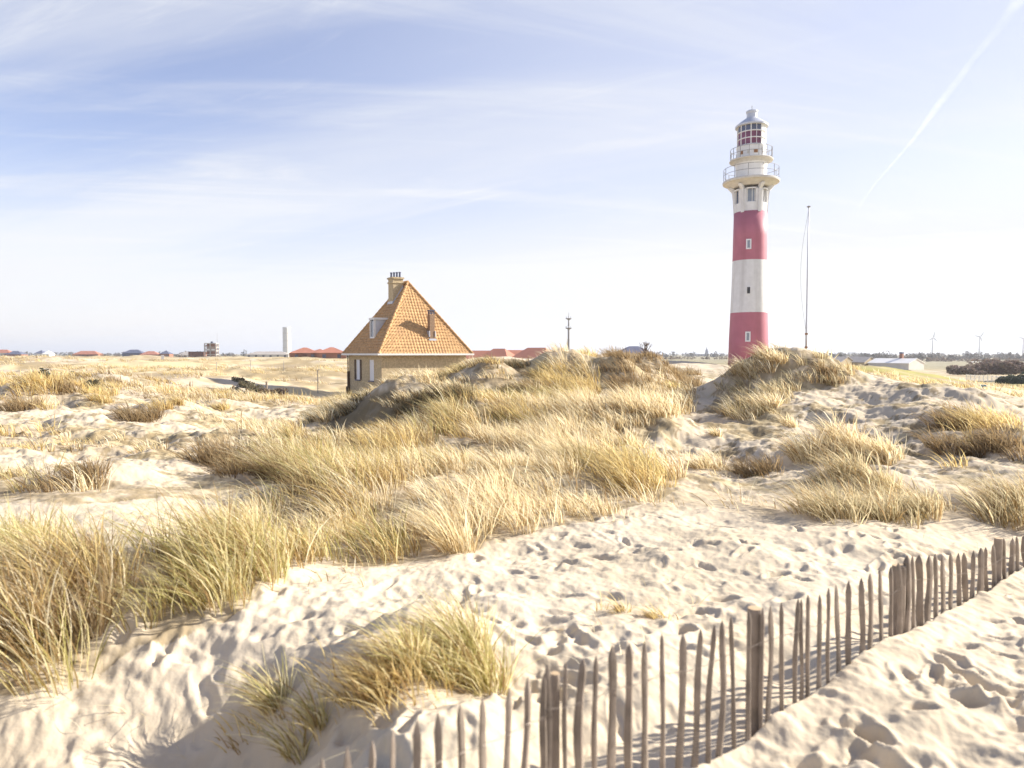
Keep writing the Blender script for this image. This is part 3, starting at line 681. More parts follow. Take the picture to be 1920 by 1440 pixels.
# ------------------------------------------------------------------ keeper's house
def house():
    al = R(32.7); s = 3.775; N_ = pt(710, 664, 48.0)
    ex = np.array([math.cos(al), math.sin(al)]); ey = np.array([-math.sin(al), math.cos(al)])
    c = N_[:2] + s * ex + s * ey; ze = pt(764, 664, 52)[2]; zg = CZ - 3.95
    root = empty('brick_house', (c[0], c[1], zg), al); tag(root, 'yellow brick house with steep orange tiled pyramid roof among the dunes', 'house')
    E = ze - zg; H = 5.50; w = s - .36; rh = .38       # ridge half length along local y
    # walls with real window openings in the left wall (local -x)
    wins = [(-2.05, .46), (-.95, .44)]
    zw0, zw1 = E - 1.95, E - .42
    wb = MB()
    wb.add([(w, -w, 0), (w, w, 0), (w, w, E), (w, -w, E)], [(0, 1, 2, 3)]); wb.add([(-w, w, 0), (w, w, 0), (w, w, E), (-w, w, E)], [(3, 2, 1, 0)])
    wb.add([(-w, -w, 0), (w, -w, 0), (w, -w, E), (-w, -w, E)], [(0, 1, 2, 3)])
    ys = [-w]; openings = []
    wl = [(-w + .58, .62), (-w + 3.0, .62)]
    cuts = [-w] + [q for c_, b in ((-w + 1.95, .44), (-w + 4.75, .46)) for q in (c_ - b, c_ + b)] + [w]
    for j in range(len(cuts) - 1):
        a, b = cuts[j], cuts[j + 1]; hole = j % 2 == 1
        for lo, hi in (((0, zw0), (zw1, E)) if hole else ((0, E),)):
            wb.add([(-w, a, lo), (-w, b, lo), (-w, b, hi), (-w, a, hi)], [(3, 2, 1, 0)])
        if hole:
            openings.append((a, b)); d = -w + .10
            wb.add([(-w, a, zw0), (d, a, zw0), (d, a, zw1), (-w, a, zw1)], [(0, 1, 2, 3)]); wb.add([(-w, b, zw0), (d, b, zw0), (d, b, zw1), (-w, b, zw1)], [(3, 2, 1, 0)])
            wb.add([(-w, a, zw0), (-w, b, zw0), (d, b, zw0), (d, a, zw0)], [(0, 1, 2, 3)]); wb.add([(-w, a, zw1), (-w, b, zw1), (d, b, zw1), (d, a, zw1)], [(3, 2, 1, 0)])
    wall = wb.build('wall', M['brick'], root)
    for a, b in openings:
        f = MB(); m_ = (a + b) / 2
        for y, ww, z, hh in ((a + .04, .08, (zw0 + zw1) / 2, zw1 - zw0), (b - .04, .08, (zw0 + zw1) / 2, zw1 - zw0), (m_, b - a - .16, zw0 + .04, .08), (m_, b - a - .16, zw1 - .04, .08)):
            f.box((-w + .06, y, z), (.06, ww, hh))
        fo = f.build('window', M['curtain'], wall)
        MB().box((-w + .06, m_, (zw0 + zw1) / 2), (.03, b - a - .17, zw1 - zw0 - .17)).build('shutter', M['curtain'], fo)
        MB().box((-w - .03, m_, zw0 - .05), (.14, b - a + .12, .07)).build('sill', M['slate'], fo)
    for y in (-w + 4.75 - .60, -w + 4.75 + .60):   # dark folded shutters beside the first window
        MB().box((-w - .03, y, (zw0 + zw1) / 2), (.05, .26, zw1 - zw0)).build('folded_shutter', M['brown'], wall)
    # tiled roof planes: profiled sheets
    def plane(P0, ux, vx, Wd, Ht, clipf):
        """grid in plane coordinates with tile relief; P0 eave start, ux along eave, vx up slope"""
        P0 = np.array(P0); ux = np.array(ux); vx = np.array(vx); nrm = np.cross(ux, vx); nu = int(Wd / .24) * 8; tp = .27; rows = int(Ht / tp) + 1
        vs = []; fs = []
        for rr in range(rows):
            for e in (0.0, 1.0):
                v = min(rr * tp + e * tp, Ht); u0, u1 = clipf(v)
                for i in range(nu + 1):
                    u = u0 + (u1 - u0) * i / nu
                    h = .028 * (1 - e) + .030 * (0.5 + .5 * math.sin(2 * math.pi * u / .24)) ** .8 + .01
                    vs.append(P0 + ux * u + vx * v + nrm * h)
        for rr in range(2 * rows - 1):
            for i in range(nu):
                a = rr * (nu + 1) + i; fs.append((a, a + 1, a + nu + 2, a + nu + 1))
        return vs, fs
    rb = MB(); o = s
    slx = math.hypot(o, H); sly = math.hypot(o - rh, H)
    for sy in (-1, 1):      # hip ends (local -y and +y)
        ux = (1, 0, 0) if sy < 0 else (-1, 0, 0); vx = (0, -sy * (o - rh) / sly, H / sly); P0 = (-o, -o, E) if sy < 0 else (o, o, E)
        rb.add(*plane(P0, ux, vx, 2 * o, sly, lambda v: (o * v / sly, 2 * o - o * v / sly)))
    for sx in (-1, 1):      # long sides
        ux = (0, -1, 0) if sx < 0 else (0, 1, 0); vx = (-sx * o / slx, 0, H / slx); P0 = (-o, o, E) if sx < 0 else (o, -o, E)
        rb.add(*plane(P0, ux, vx, 2 * o, slx, lambda v: ((o - rh) * v / slx, 2 * o - (o - rh) * v / slx)))
    rb.add([(-o, -o, E - .012), (o, -o, E - .012), (o, o, E - .012), (-o, o, E - .012)], [(3, 2, 1, 0)])
    roof = rb.build('roof', M['tile'], root)
    hp = MB()
    for cx_, cy_ in ((-o, -o), (o, -o), (o, o), (-o, o)):
        a = Vector((cx_, cy_, E + .05)); b = Vector((0, -rh if cy_ < 0 else rh, E + H + .05)); L_ = (b - a).length; n = int(L_ / .36)
        for i in range(n):
            p = a.lerp(b, i / n); q = a.lerp(b, (i + 1.12) / n if i < n - 1 else 1.0); hp.tube([p, q], [.115, .085], 8)
    hp.tube([(0, -rh, E + H + .06), (0, rh, E + H + .06)], .12, 8)
    hp.build('ridge_tiles', M['tile'], roof)
    g = MB()
    for sx, sy, dx, dy in ((0, -o - .05, 2 * o + .2, .11), (0, o + .05, 2 * o + .2, .11)): g.box((sx, sy, E - .015), (dx, dy, .13))
    for sx in (-o - .05, o + .05): g.box((sx, 0, E - .015), (.11, 2 * o - .02, .13))
    g.build('gutter', M['white'], roof)
    dp = MB(); dp.tube([(-w - .12, w - .1, E - .1), (-w - .12, w - .1, 1.3)], .05, 8); dp.box((-w - .14, w - .1, .85), (.24, .26, 1.0)); dp.box((-w - .10, w - .1, 1.9), (.14, .2, 1.3)); dp.build('downpipe', M['brown'], root)
    # big chimney
    cx, cy, cw, cd = -.72, .30, .82, .95
    zt = pt(745, 524, 53.2)[2] - zg
    b = MB(); b.box((cx, cy, (E + 2.6 + zt) / 2), (cw, cd, zt - E - 2.6)); b.box((cx, cy, zt - .28), (cw + .12, cd + .12, .12)); b.box((cx, cy, zt + .06), (cw + .16, cd + .16, .12))
    ch = b.build('chimney', M['brick'], roof)
    for i in range(4):
        MB().lathe([(.085, 0), (.075, .34), (.10, .36), (.10, .42), (.06, .42)], 12, c=(cx + (-.24 + .16 * i) * .9, cy + .32 - .21 * i, zt + .12)).build('chimney_pot', M['slate'], ch)
    f = MB(); hz = lambda x: E + H * (1 - abs(x) / o)
    for yy in (cy - cd / 2 - .02, cy + cd / 2 + .02):
        x0, x1 = cx - cw / 2 - .1, cx + cw / 2
        f.add([(x0, yy, hz(x0) - .1), (x1, yy, hz(x1) - .1), (x1, yy, hz(x1) + .28), (x0, yy, hz(x0) + .22)], [(0, 1, 2, 3)]); 
    f.box((cx - cw / 2 - .03, cy, hz(cx - cw / 2) + .03), (.05, cd + .08, .34))
    f.build('flashing', M['zinc'], ch)
    # dormer on the left slope
    y0, y1 = -1.08, -.22; xf = -2.98; zb_ = hz(xf) + .02; zt_ = E + 2.55; xb = -o * (1 - (zt_ - E) / H)
    d = MB()
    for yy in (y0, y1): d.add([(xf, yy, zb_), (xb + .02, yy, zt_), (xf, yy, zt_)], [(0, 1, 2), ])
    dm = d.build('dormer', M['zinc'], roof)
    d = MB(); d.box((xf, y0 + .045, (zb_ + zt_) / 2), (.14, .11, zt_ - zb_)); d.box((xf, y1 - .045, (zb_ + zt_) / 2), (.14, .11, zt_ - zb_)); d.box((xf, (y0 + y1) / 2, zb_ + .06), (.12, y1 - y0 - .2, .12))
    d.box(((xf + xb) / 2 + .05, (y0 + y1) / 2, zt_ + .08), (xb - xf + .3, y1 - y0 + .24, .15)); d.build('frame', M['white'], dm)
    MB().box((xf + .01, (y0 + y1) / 2, (zb_ + zt_) / 2), (.03, y1 - y0 - .2, zt_ - zb_ - .15)).build('pane', M['pane'], dm)
    # small chimney on the right hip
    x_, y_ = .72, -2.92; hy = lambda y: E + H * (1 - (abs(y) - rh) / (o - rh)); zt2 = E + 2.95
    b = MB(); b.box((x_, y_, (hy(y_) - .5 + zt2) / 2), (.40, .42, zt2 - hy(y_) + .5))
    c2 = b.build('chimney', mat('brown_brick', (.30, .20, .13), .9, .2, 8, bump=.01), roof); c2['label'] = 'slender brown brick chimney with slotted cap on the lit slope'
    b = MB(); b.box((x_, y_, zt2 + .10), (.36, .38, .05)); b.box((x_, y_, zt2 + .20), (.36, .38, .05)); b.box((x_, y_, zt2 + .31), (.46, .48, .06))
    for i, j in ((-1, -1), (1, -1), (1, 1), (-1, 1)): b.box((x_ + i * .15, y_ + j * .16, zt2 + .14), (.06, .06, .30))
    b.build('chimney_cap', M['slate'], c2)
    b = MB(); b.box((x_, y_ - .25, hy(y_ - .25) + .10), (.60, .10, .14)); b.box((x_ - .24, y_, hy(y_) + .12), (.06, .5, .45)); b.box((x_ + .24, y_, hy(y_) + .12), (.06, .5, .45)); b.build('flashing', M['zinc'], c2)
house()

# ------------------------------------------------------------------ flagpole, mast, twig bush
def flagpole():
    p = pt(1511, 672, 62.0); z0 = TG(p[0], p[1]) - .2; top = pt(1517.5, 389, 62.0)
    root = empty('flagpole', (p[0], p[1], z0)); tag(root, 'tall thin bare flagpole with a slack rope right of the lighthouse', 'flagpole')
    H = top[2] - z0; dx = top[0] - p[0] - .05
    mid = lambda t: (dx * t, 0, H * t)
    MB().tube([mid(t) for t in (0, .3, .33, .6, 1)], [.10, .09, .075, .065, .045], 10).build('pole', M['zinc'], root, smooth=True)
    MB().lathe([(.02, 0), (.17, .06), (.17, .12), (.05, .16), (0, .2)], 14, c=(dx, 0, H - .02)).build('truck', M['metal'], root)
    a = Vector(mid(.985)); b = Vector(mid(.25)); pts_ = [a.lerp(b, t) + Vector((-.62 * math.sin(math.pi * t), 0, 0)) for t in np.linspace(0, 1, 16)]
    MB().tube(pts_, .011, 5).build('rope', M['wire'], root)
    r2 = MB(); r2.tube([mid(.25), Vector(mid(.20)) + Vector((.02, -.1, 0)), Vector(mid(.13)) + Vector((-.12, -.1, 0)), mid(.11)], .02, 5)
    for t in (.25, .17): r2.box(mid(t), (.20, .20, .16))
    r2.build('rope_knot', M['rust'], root)
flagpole()
def mast():
    Y = 250; k = Y / FPX; p = pt(1066, 690, Y); z0 = CZ - 4; zz = lambda py: pt(1066, py, Y)[2] - z0
    root = empty('communication_mast', (p[0], p[1], z0)); tag(root, 'grey radio mast with round antenna platforms behind the dune crest', 'mast')
    m = MB().lathe([(.55, 0), (.42, zz(650)), (.34, zz(615)), (.22, zz(597)), (.10, zz(594)), (.05, zz(586))], 12).build('pole', M['metal'], root)
    for py, rr in ((597, 5.8), (615, 6.2), (637, 2.6)):
        pl = MB().lathe([(.3, zz(py + 3) if rr > 4 else zz(py + 1)), (rr * k, zz(py + .6)), (rr * k, zz(py - .3)), (.3, zz(py - .3))], 20).build('platform', M['metal'], root)
        if rr > 4:
            for i in range(6):
                a = i * math.pi / 3 + .3; q = rr * k * .85
                MB().tube([(q * math.cos(a), q * math.sin(a), zz(py)), (q * math.cos(a), q * math.sin(a), zz(py - 3.2))], .13, 6).build('antenna', M['zinc'], pl)
mast()
def twig_bush():
    g = ground(1210, 664, first=24); root = None; b = MB(); rnd = random.Random(4)
    def br(p, d, L_, r_, lv):
        q = p + d * L_; m_ = (p + q) / 2 + Vector((rnd.uniform(-1, 1), rnd.uniform(-1, 1), 0)) * L_ * .12
        b.tube([p, m_, q], [r_, r_ * .8, r_ * .6], 5)
        if lv:
            for _ in range(3): br(q, (d + Vector((rnd.uniform(-.6, .6), rnd.uniform(-.5, .5), rnd.uniform(-.1, .5)))).normalized(), L_ * rnd.uniform(.6, .85), r_ * .6, lv - 1)
    for i in range(6): br(Vector((rnd.uniform(-.1, .1), rnd.uniform(-.1, .1), -.05)), Vector((rnd.uniform(-.5, .5), rnd.uniform(-.4, .4), 1)).normalized(), .30, .022, 2)
    ys = np.linspace(22, 36, 80); xs = (1210 - 960) / FPX * ys; zs = T(xs, ys); i = int(np.argmin(proj(xs, ys, zs)[1])); o = b.build('shrub', M['bark'], loc=(xs[i], ys[i], zs[i])); tag(o, 'small bare twiggy bush standing alone on the top of the central dune', 'shrub')
twig_bush()

# ------------------------------------------------------------------ paling fence
PICK = [  # top x, top y, base x (or None), base y, width px
 (605,1420,606,0,13),(651,1400,652,0,13),(696,1389,699,0,13),(738,1367,738,0,12),(782,1351,776,0,13),(820,1336,819,0,13),(862,1320,863,0,13),(905,1307,910,0,15),(954,1289,947,0,11),(988,1270,982,0,14),
 (1022,1262,1016,0,13),(1028,1245,1024,0,11),(1062,1242,1056,0,9),(1092,1236,1084,0,15),(1116,1229,1118,0,10),(1147,1211,1148,0,14),(1178,1209,1183,0,15),(1209,1202,1210,0,13),(1242,1188,1242,1440,9),(1281,1187,1272,1439,12),
 (1315,1179,1299,1423,12),(1338,1171,1325,1403,9),(1357,1163,1349,1388,11),(1371,1155,1380,1387,8),(1404,1147,1404,1373,12),(1430,1139,1427,1367,8),(1445,1135,1441,1338,9),(1465,1129,1467,1324,11),(1496,1122,1490,1303,8),(1504,1122,1502,1303,8),
 (1515,1115,1515,1282,8),(1537,1114,1535,1270,8),(1553,1102,1554,1262,8),(1568,1096,1574,1247,9),(1591,1089,1592,1237,10),(1617,1083,1616,1233,10),(1632,1075,1633,1219,8),(1650,1067,1655,1214,8),(1670,1062,1673,1210,7),(1685,1055,1688,1203,9),
 (1702,1041,1700,1196,12),(1711,1041,1714,1181,7),(1723,1041,1730,1168,12),(1741,1041,1742,1157,10),(1754,1038,1757,1145,7),(1767,1041,1770,1140,9),(1782,1037,1784,1128,7),(1797,1037,1802,1127,9),(1807,1036,1813,1118,9),(1826,1032,1824,1110,10),
 (1839,1027,1839,1107,11),(1848,1026,1851,1092,7),(1863,1020,1865,1090,8),(1882,1009,1885,1083,8),(1898,1009,1899,1083,9),(1907,1005,1909,1072,7),(1921,1004,1923,1066,8),(1934,1000,1935,1060,8),(1947,996,1949,1053,8)]
POST = [(1041,1262,18),(1415,1140,27),(1686,1060,25),(1872,1009,14)]
def fence():
    o0 = pt(1320, 1425, 3.7); root = empty('picket_fence', o0); tag(root, 'weathered chestnut paling fence half buried along the edge of the sand path', 'fence')
    rnd = random.Random(11); O = Vector(o0)
    def line(px):
        Y = float(fence_Y(px)); return Y
    tops = []
    for tx, ty, bx, by, wpx in PICK:
        Y = line(tx); top = Vector(pt(tx, ty, Y))
        bY = line(bx); bx_ = (bx - 960) / FPX * bY; zb = TG(bx_, bY) if not by else pt(bx, by, bY)[2]
        bx_ = pt(bx, by or 1440, bY)[0]
        base = Vector((bx_, bY, zb - .22)); w_ = wpx / FPX * Y * 1.26
        b = MB(); L_ = (top - base).length; ax = (top - base) / L_; n = 9; th = w_ * rnd.uniform(.6, .9)
        yaw = math.atan2(.77, 1.16) + rnd.uniform(-.5, .5); ph = rnd.uniform(0, 6); amp = w_ * rnd.uniform(.05, .28); tip = rnd.uniform(.055, .085)
        rings = []
        for i in range(n + 1):
            s_ = (L_ - tip) * i / n; tp = 1.0 - .12 * i / n + .10 * math.sin(ph + i * 1.3)
            rings.append((s_, tp, amp * math.sin(ph + i * .7)))
        rings.append((L_ - tip * .45, .62, rings[-1][2])); rings.append((L_, .10, rings[-1][2]))
        vs = []
        m = 8
        for s_, tp, wb_ in rings:
            c = base + ax * s_ + Vector((math.cos(yaw), math.sin(yaw), 0)) * wb_ - O
            for q in range(m):
                a = 2 * math.pi * q / m + .3; k = 1.0 + .16 * math.sin(q * 2.4 + ph)
                u, v = math.cos(a) * w_ / 2 * tp * k, math.sin(a) * th / 2 * tp * k
                vs.append((c.x + u * math.cos(yaw) - v * math.sin(yaw), c.y + u * math.sin(yaw) + v * math.cos(yaw), c.z))
        fs = [(i * m + q, i * m + (q + 1) % m, (i + 1) * m + (q + 1) % m, (i + 1) * m + q) for i in range(len(rings) - 1) for q in range(m)]
        fs += [tuple(reversed(range(m))), tuple((len(rings) - 1) * m + q for q in range(m))]
        b.add(vs, fs).build('picket', M['wood'], root)
        tops.append(top - ax * .20 - O)
    for px, py, wpx in POST:
        Y = line(px) + .11; top = Vector(pt(px, py, Y)) - O; r_ = wpx / FPX * Y / 2; zb = TG(top.x + O.x, Y) - O.z - .3
        b = MB().lathe([(r_ * 1.03, zb - top.z), (r_, -.02), (r_ * .93, 0)], 18, c=tuple(top)); b.m = [0] * len(b.m); b.m[-1] = 1
        b.build('post', [M['wood'], M['woodtop']], root, smooth=False)
    wr = MB()
    for dz in (0.0,):
        P = [t + Vector((0, 0, dz)) for t in tops]; Q = []
        for a, c in zip(P[:-1], P[1:]):
            Q += [a, a.lerp(c, .5) + Vector((0, 0, -.004))]
        for s_ in (1, -1):
            wr.tube([q + Vector((.010 * math.sin(i * 1.57) * s_, -.026 + .012 * math.cos(i * 1.57) * s_, 0)) for i, q in enumerate(Q)], .0011, 4)
    wr.build('wire', M['wire'], root)
fence()

# ------------------------------------------------------------------ far buildings
def gable(mb, w, d, h, rh, hip=0.0, over=.25, mi=1):
    W_, D_ = w / 2 + over, d / 2 + over; r_ = W_ - hip
    mb.add([(-W_, -D_, h), (W_, -D_, h), (W_, D_, h), (-W_, D_, h), (-r_, 0, h + rh), (r_, 0, h + rh)], [(0, 1, 5, 4), (2, 3, 4, 5), (1, 2, 5), (3, 0, 4), (3, 2, 1, 0)], 0)
def far_house(px, Y, w, d, h, rh, rz, label, wall='farwall', roof='farred', hip=None, name='house', cat='house', group=None, base=None, chim=False, win=True):
    p = pt(px, 663, Y); z = (TG(p[0], p[1]) if base is None else pt(px, base, Y)[2]) - .3
    root = empty(name, (p[0], p[1], z), rz); tag(root, label, cat, group)
    MB().box((0, 0, h / 2), (w, d, h)).build('wall', M[wall], root)
    if hip != 'shed' and hip == 0:
        for e in (-1, 1): MB().add([(e * w / 2, -d / 2, h), (e * w / 2, d / 2, h), (e * w / 2, 0, h + rh)], [(0, 1, 2)]).build('gable', M[wall], root)
    r_ = MB()
    if hip == 0:
        W_, D_ = w / 2 + .2, d / 2 + .35; z0 = h - .35 * rh / (d / 2)
        r_.add([(-W_, -D_, z0), (W_, -D_, z0), (W_, 0, h + rh), (-W_, 0, h + rh), (W_, D_, z0), (-W_, D_, z0)] + [(-W_, -D_, z0 + .18), (W_, -D_, z0 + .18), (W_, 0, h + rh + .18), (-W_, 0, h + rh + .18), (W_, D_, z0 + .18), (-W_, D_, z0 + .18)],
               [(0, 3, 2, 1), (3, 5, 4, 2), (6, 7, 8, 9), (9, 8, 10, 11), (0, 1, 7, 6), (5, 11, 10, 4), (1, 2, 8, 7), (2, 4, 10, 8), (0, 6, 9, 3), (3, 9, 11, 5)])
    else: gable(r_, w, d, h, rh, min(hip if hip is not None else d / 2, w / 2 + .24))
    ro = r_.build('roof', M[roof], root)
    if chim: MB().box((w * .18, 0, h + rh + .2), (.7, .7, 1.6)).build('chimney', M['farbrick'], ro)
    if win:
        n = max(2, int(w / 3))
        for i in range(n):
            MB().box((-w / 2 + w * (i + .5) / n, -d / 2 - .02, h * .55), (1.0, .06, 1.1)).build('window', M['glass'], root)
    return root
def buildings():
    g = 'red roofed houses beyond the dunes'
    # estate left of the brick house
    for px, Y, w, d, h, rh, rz, lab in (
        (572, 210, 8.5, 8, 2.2, 1.7, .2, 'orange red roofed house nearest the white cylinder tower'),
        (600, 205, 6, 7, 2.2, 1.2, .1, 'low orange roofed house between the two taller red roofs'),
        (622, 205, 8.5, 8, 2.2, 1.7, .25, 'red roofed house with a raised peak close to the brick house')):
        far_house(px, Y, w, d, h, rh, rz, lab, roof='farred', wall='farbrick', group=g, base=673.5)
    for px, Y, w, d, h, rh, rz, lab in (
        (903, 155, 9, 7, 1.9, 2.0, -.1, 'red roofed house half hidden by the right corner of the brick house'),
        (936, 146, 6.5, 8, 1.9, 2.2, -.35, 'red roofed house second to the right of the brick house'),
        (968, 150, 10, 7, 1.9, 2.0, .1, 'red roofed house with white eaves just left of the grassy crest'),
        (1006, 142, 8, 8.5, 1.9, 2.3, -.45, 'red roofed house partly behind the grassy dune crest')):
        r_ = far_house(px, Y, w, d, h, rh, rz, lab, group=g, base=687, hip=2.2)
        MB().box((0, 0, h + .0), (w + .6, d + .6, .16)).build('eaves', M['white'], r_)
    far_house(1188, 190, 9, 7, 2.6, 2.0, .1, 'dark blue slate roof showing behind the bare twiggy bush', roof='slate', base=678, name='house')
    # far left horizon
    for px, w, h, lab, wl, rf in ((6, 14, 4, 'pale house with orange roof at the left edge of the horizon', 'farwall', 'farred'), (30, 12, 3, 'dark roofed house near the left end of the horizon', 'farbrick', 'slate'),
                                  (78, 6, 3.6, 'small bright white house on the far left horizon', 'whiteroof', 'slate'), (91, 5, 3.2, 'tiny white gabled house beside the small white house far left', 'whiteroof', 'whiteroof'),
                                  (165, 18, 3, 'long red brown roof low on the left horizon', 'farbrick', 'farred'), (252, 14, 4.0, 'dark blue roofed house left of the small white board', 'slate', 'slate'), (283, 13, 2.8, 'orange brown house low behind the small white board', 'farbrick', 'farred'),
                                  (312, 7, 3.4, 'dark gabled barn just behind the white board', 'farbrick', 'slate'), (350, 10, 2.6, 'pale grey low house left of the brown shed', 'farwall', 'shedroof')):
        far_house(px, 520, w, 9, h, 2.6, .15, lab, wall=wl, roof=rf, base=671)
    far_house(505, 330, 20, 9, 1.9, 1.5, .1, 'long grey roofed hall left of the white cylinder tower', roof='shedroof', base=671, name='barn', cat='barn')
    # brown timber shed and training tower
    Y = 400; p = pt(371, 671, Y); root = empty('wooden_shed', (p[0], p[1], p[2] - .4), .1); tag(root, 'dark brown timber building beside the small open tower', 'shed')
    MB().box((0, 0, 1.9), (8.6, 6, 3.8)).build('wall', M['farbrick'], root); MB().box((0, 0, 3.95), (9, 6.4, .3)).build('roof', M['brown'], root)
    for i in range(5): MB().box((-3.4 + 1.7 * i, -3.03, 1.9), (.12, .08, 3.6)).build('batten', M['brown'], root)
    p = pt(397, 671, Y - 4); root = empty('training_tower', (p[0], p[1], p[2] - .4), .12); tag(root, 'small open brick tower with stacked pale openings on the left horizon', 'tower')
    fr = MB(); W_ = 6.6; H = 8.8
    for i in (-1, 0, 1): fr.box((i * (W_ / 2 - .3), -2.4, H / 2), (.6, .6, H)); fr.box((i * (W_ / 2 - .3), 2.4, H / 2), (.6, .6, H))
    fr.build('frame', M['shedroof'], root)
    for j in range(5): MB().box((0, 0, .15 + j * 2.15), (W_ - .1, 5.3, .32)).build('floor_slab', M['farwall'], root)
    for j in range(4):
        for i in (-1, 1):
            MB().box((i * 1.55, -2.2 + .25, 1.2 + j * 2.15 - .25), (2.2, .2, 1.0 if (i + j) % 2 else .75)).build('parapet', M['whiteroof'] if (i + j) % 2 else M['farbrick'], root)
    MB().box((0, .6, H / 2), (W_ - 1, .2, H - .3)).build('back_wall', M['farbrick'], root)
    MB().tube([(3.2, 0, H), (3.2, 0, H + 6)], .06, 5).build('antenna', M['metal'], root); MB().box((.3, 0, H + .6), (1.2, 1.2, .9)).build('roof_hut', M['slate'], root)
    # white water tower
    Y = 400; p = pt(538, 668, Y); k = Y / FPX; root = empty('cylinder_tower', (p[0], p[1], p[2] - 1)); tag(root, 'plain white cylindrical tower standing on the left horizon', 'tower')
    h = pt(538, 613.5, Y)[2] - p[2] + 1
    MB().lathe([(7.1 * k, 0), (7.1 * k, h - .25), (6.9 * k, h), (0, h + .1)], 32).build('shell', M['white'], root, smooth=False)
    for z in (.33, .55, .8): MB().lathe([(7.1 * k, h * z), (7.35 * k, h * z + .03), (7.35 * k, h * z + .18), (7.1 * k, h * z + .21)], 32, cap=False).build('ring', M['farwall'], root)
    # little white board in the plain
    p = pt(305, 673, 140); z = TG(p[0], p[1]); root = empty('sign_board', (p[0], p[1], z), .3); tag(root, 'small white board standing on posts in the far left grass', 'sign')
    MB().box((0, 0, .85), (.55, .05, .95)).build('board', M['whiteroof'], root)
    for i in (-1, 1): MB().box((i * .22, .05, .5), (.06, .05, 1.1)).build('leg', M['wood'], root)
    # sheds to the right
    for px, w, lab, rf in ((1512, 14, 'grey roofed shed nearest the flagpole', 'shedroof'), (1558, 12.5, 'grey roofed shed between flagpole and the middle gable', 'shedroof'), (1600, 11.5, 'grey roofed shed with brown gable left of the white roofed hall', 'shedroof')):
        Y = 235; p = pt(px, 663, Y); far_house(px, Y, 12, w * .72, 2.0, 1.7, -.95, lab, wall='brick', roof=rf, hip=0, base=688, name='barn', cat='barn', group='grey sheds beyond the right dune', win=False)
    r_ = far_house(1680, 225, 13, 10, 2.1, 1.4, -.97, 'white roofed hall with pale end wall and dark chimney', wall='farwall', roof='whiteroof', hip=0, base=691, name='barn', cat='barn', win=False)
    MB().box((1.5, .6, 4.3), (.95, .95, 1.9)).build('chimney', M['farbrick'], r_); MB().box((1.5, .6, 5.45), (1.15, 1.15, .5)).build('chimney_cap', M['slate'], r_)
    for px, w, lab in ((1842, 20, 'long white roofed greenhouse left of its neighbour on the right horizon'), (1890, 21, 'long white roofed greenhouse in the row at the right edge'), (1940, 18, 'white roofed greenhouse cut by the right edge of the picture')):
        far_house(px, 480, w - 2, 9, 1.6, 1.7, .05, lab, wall='shedroof', roof='whiteroof', hip=.8, base=686, name='greenhouse', cat='greenhouse', group='white roofed greenhouses', win=False)
    for px, w, lab in ((1776, 7, 'tiny white building among the trees left of the greenhouses'), (1789, 8, 'second tiny white building among the far trees'), (1812, 9, 'small white arched building just left of the greenhouses')):
        far_house(px, 640, w, 6, 2, 1.0, 0, lab, wall='whiteroof', roof='whiteroof', hip=0, base=681, win=False)
    # church
    Y = 1500; p = pt(1325, 667, Y); root = empty('church', (p[0], p[1], p[2] - 2)); tag(root, 'tiny church steeple on the horizon left of the lighthouse', 'church')
    MB().box((0, 0, 6), (5.5, 5.5, 14)).build('tower', M['slate'], root); MB().lathe([(3.4, 0), (1.0, 5), (0, 11)], 8, c=(0, 0, 13)).build('spire', M['slate'], root); MB().box((-20, 0, 3), (30, 10, 5)).build('nave', M['slate'], root)
    # wind turbines
    for px, hub, base_, Y, blades, lab in ((1748, 634, 664, 2300, (78, -152, -37), 'leftmost wind turbine above the white roofed hall'), (1836, 632, 664, 2300, (55, 168, -70), 'wind turbine above the greenhouses with blades spread wide'), (1918, 636, 666, 2300, (160, 40, -80), 'wind turbine cut by the right edge of the picture')):
        p = pt(px, base_, Y); k = Y / FPX; H = pt(px, hub, Y)[2] - p[2]
        root = empty('wind_turbine', (p[0], p[1], p[2])); tag(root, lab, 'wind turbine', 'wind turbines on the right horizon')
        MB().lathe([(3.2, -6), (2.0, H)], 14).build('tower', M['metal'], root, smooth=True); MB().box((0, 1, H + .6), (3.2, 7, 3.2)).build('nacelle', M['white'], root)
        L_ = 12.5 * k
        for a in blades:
            a = R(a); d = Vector((math.cos(a), 0, math.sin(a))); n_ = Vector((-math.sin(a), 0, math.cos(a))); b = MB(); c = Vector((0, -3.4, H + .6)); vs = []
            for t, w_ in ((0, 1.2), (.15, 2.8), (.5, 2.0), (1, .7)):
                for s1, s2 in ((-1, -1), (1, -1), (1, 1), (-1, 1)): vs.append(c + d * L_ * t + n_ * w_ * s1 + Vector((0, .4 * s2 * (1 - .6 * t), 0)))
            fs = [(i * 4 + q, i * 4 + (q + 1) % 4, i * 4 + 4 + (q + 1) % 4, i * 4 + 4 + q) for i in range(3) for q in range(4)] + [(12, 13, 14, 15)]
            b.add(vs, fs).build('blade', M['metal'], root)
        MB().lathe([(1.9, 0), (1.2, 2), (0, 3)], 12).build('hub', M['white'], root, loc=(0, -3.0, H + .6)).rotation_euler = (R(90), 0, 0)
    # oval blue sign
    g_ = pt(1842, 733, 46); z = TG(g_[0], g_[1]); zp = pt(1842, 723.5, 46)[2]
    root = empty('sign', (g_[0], g_[1], z)); tag(root, 'small oval blue sign on a post in the green field at right', 'sign')
    b = MB(); n = 24; vs = [(.23 * math.cos(2 * math.pi * i / n), yy, .085 * math.sin(2 * math.pi * i / n)) for yy in (-.012, .012) for i in range(n)]
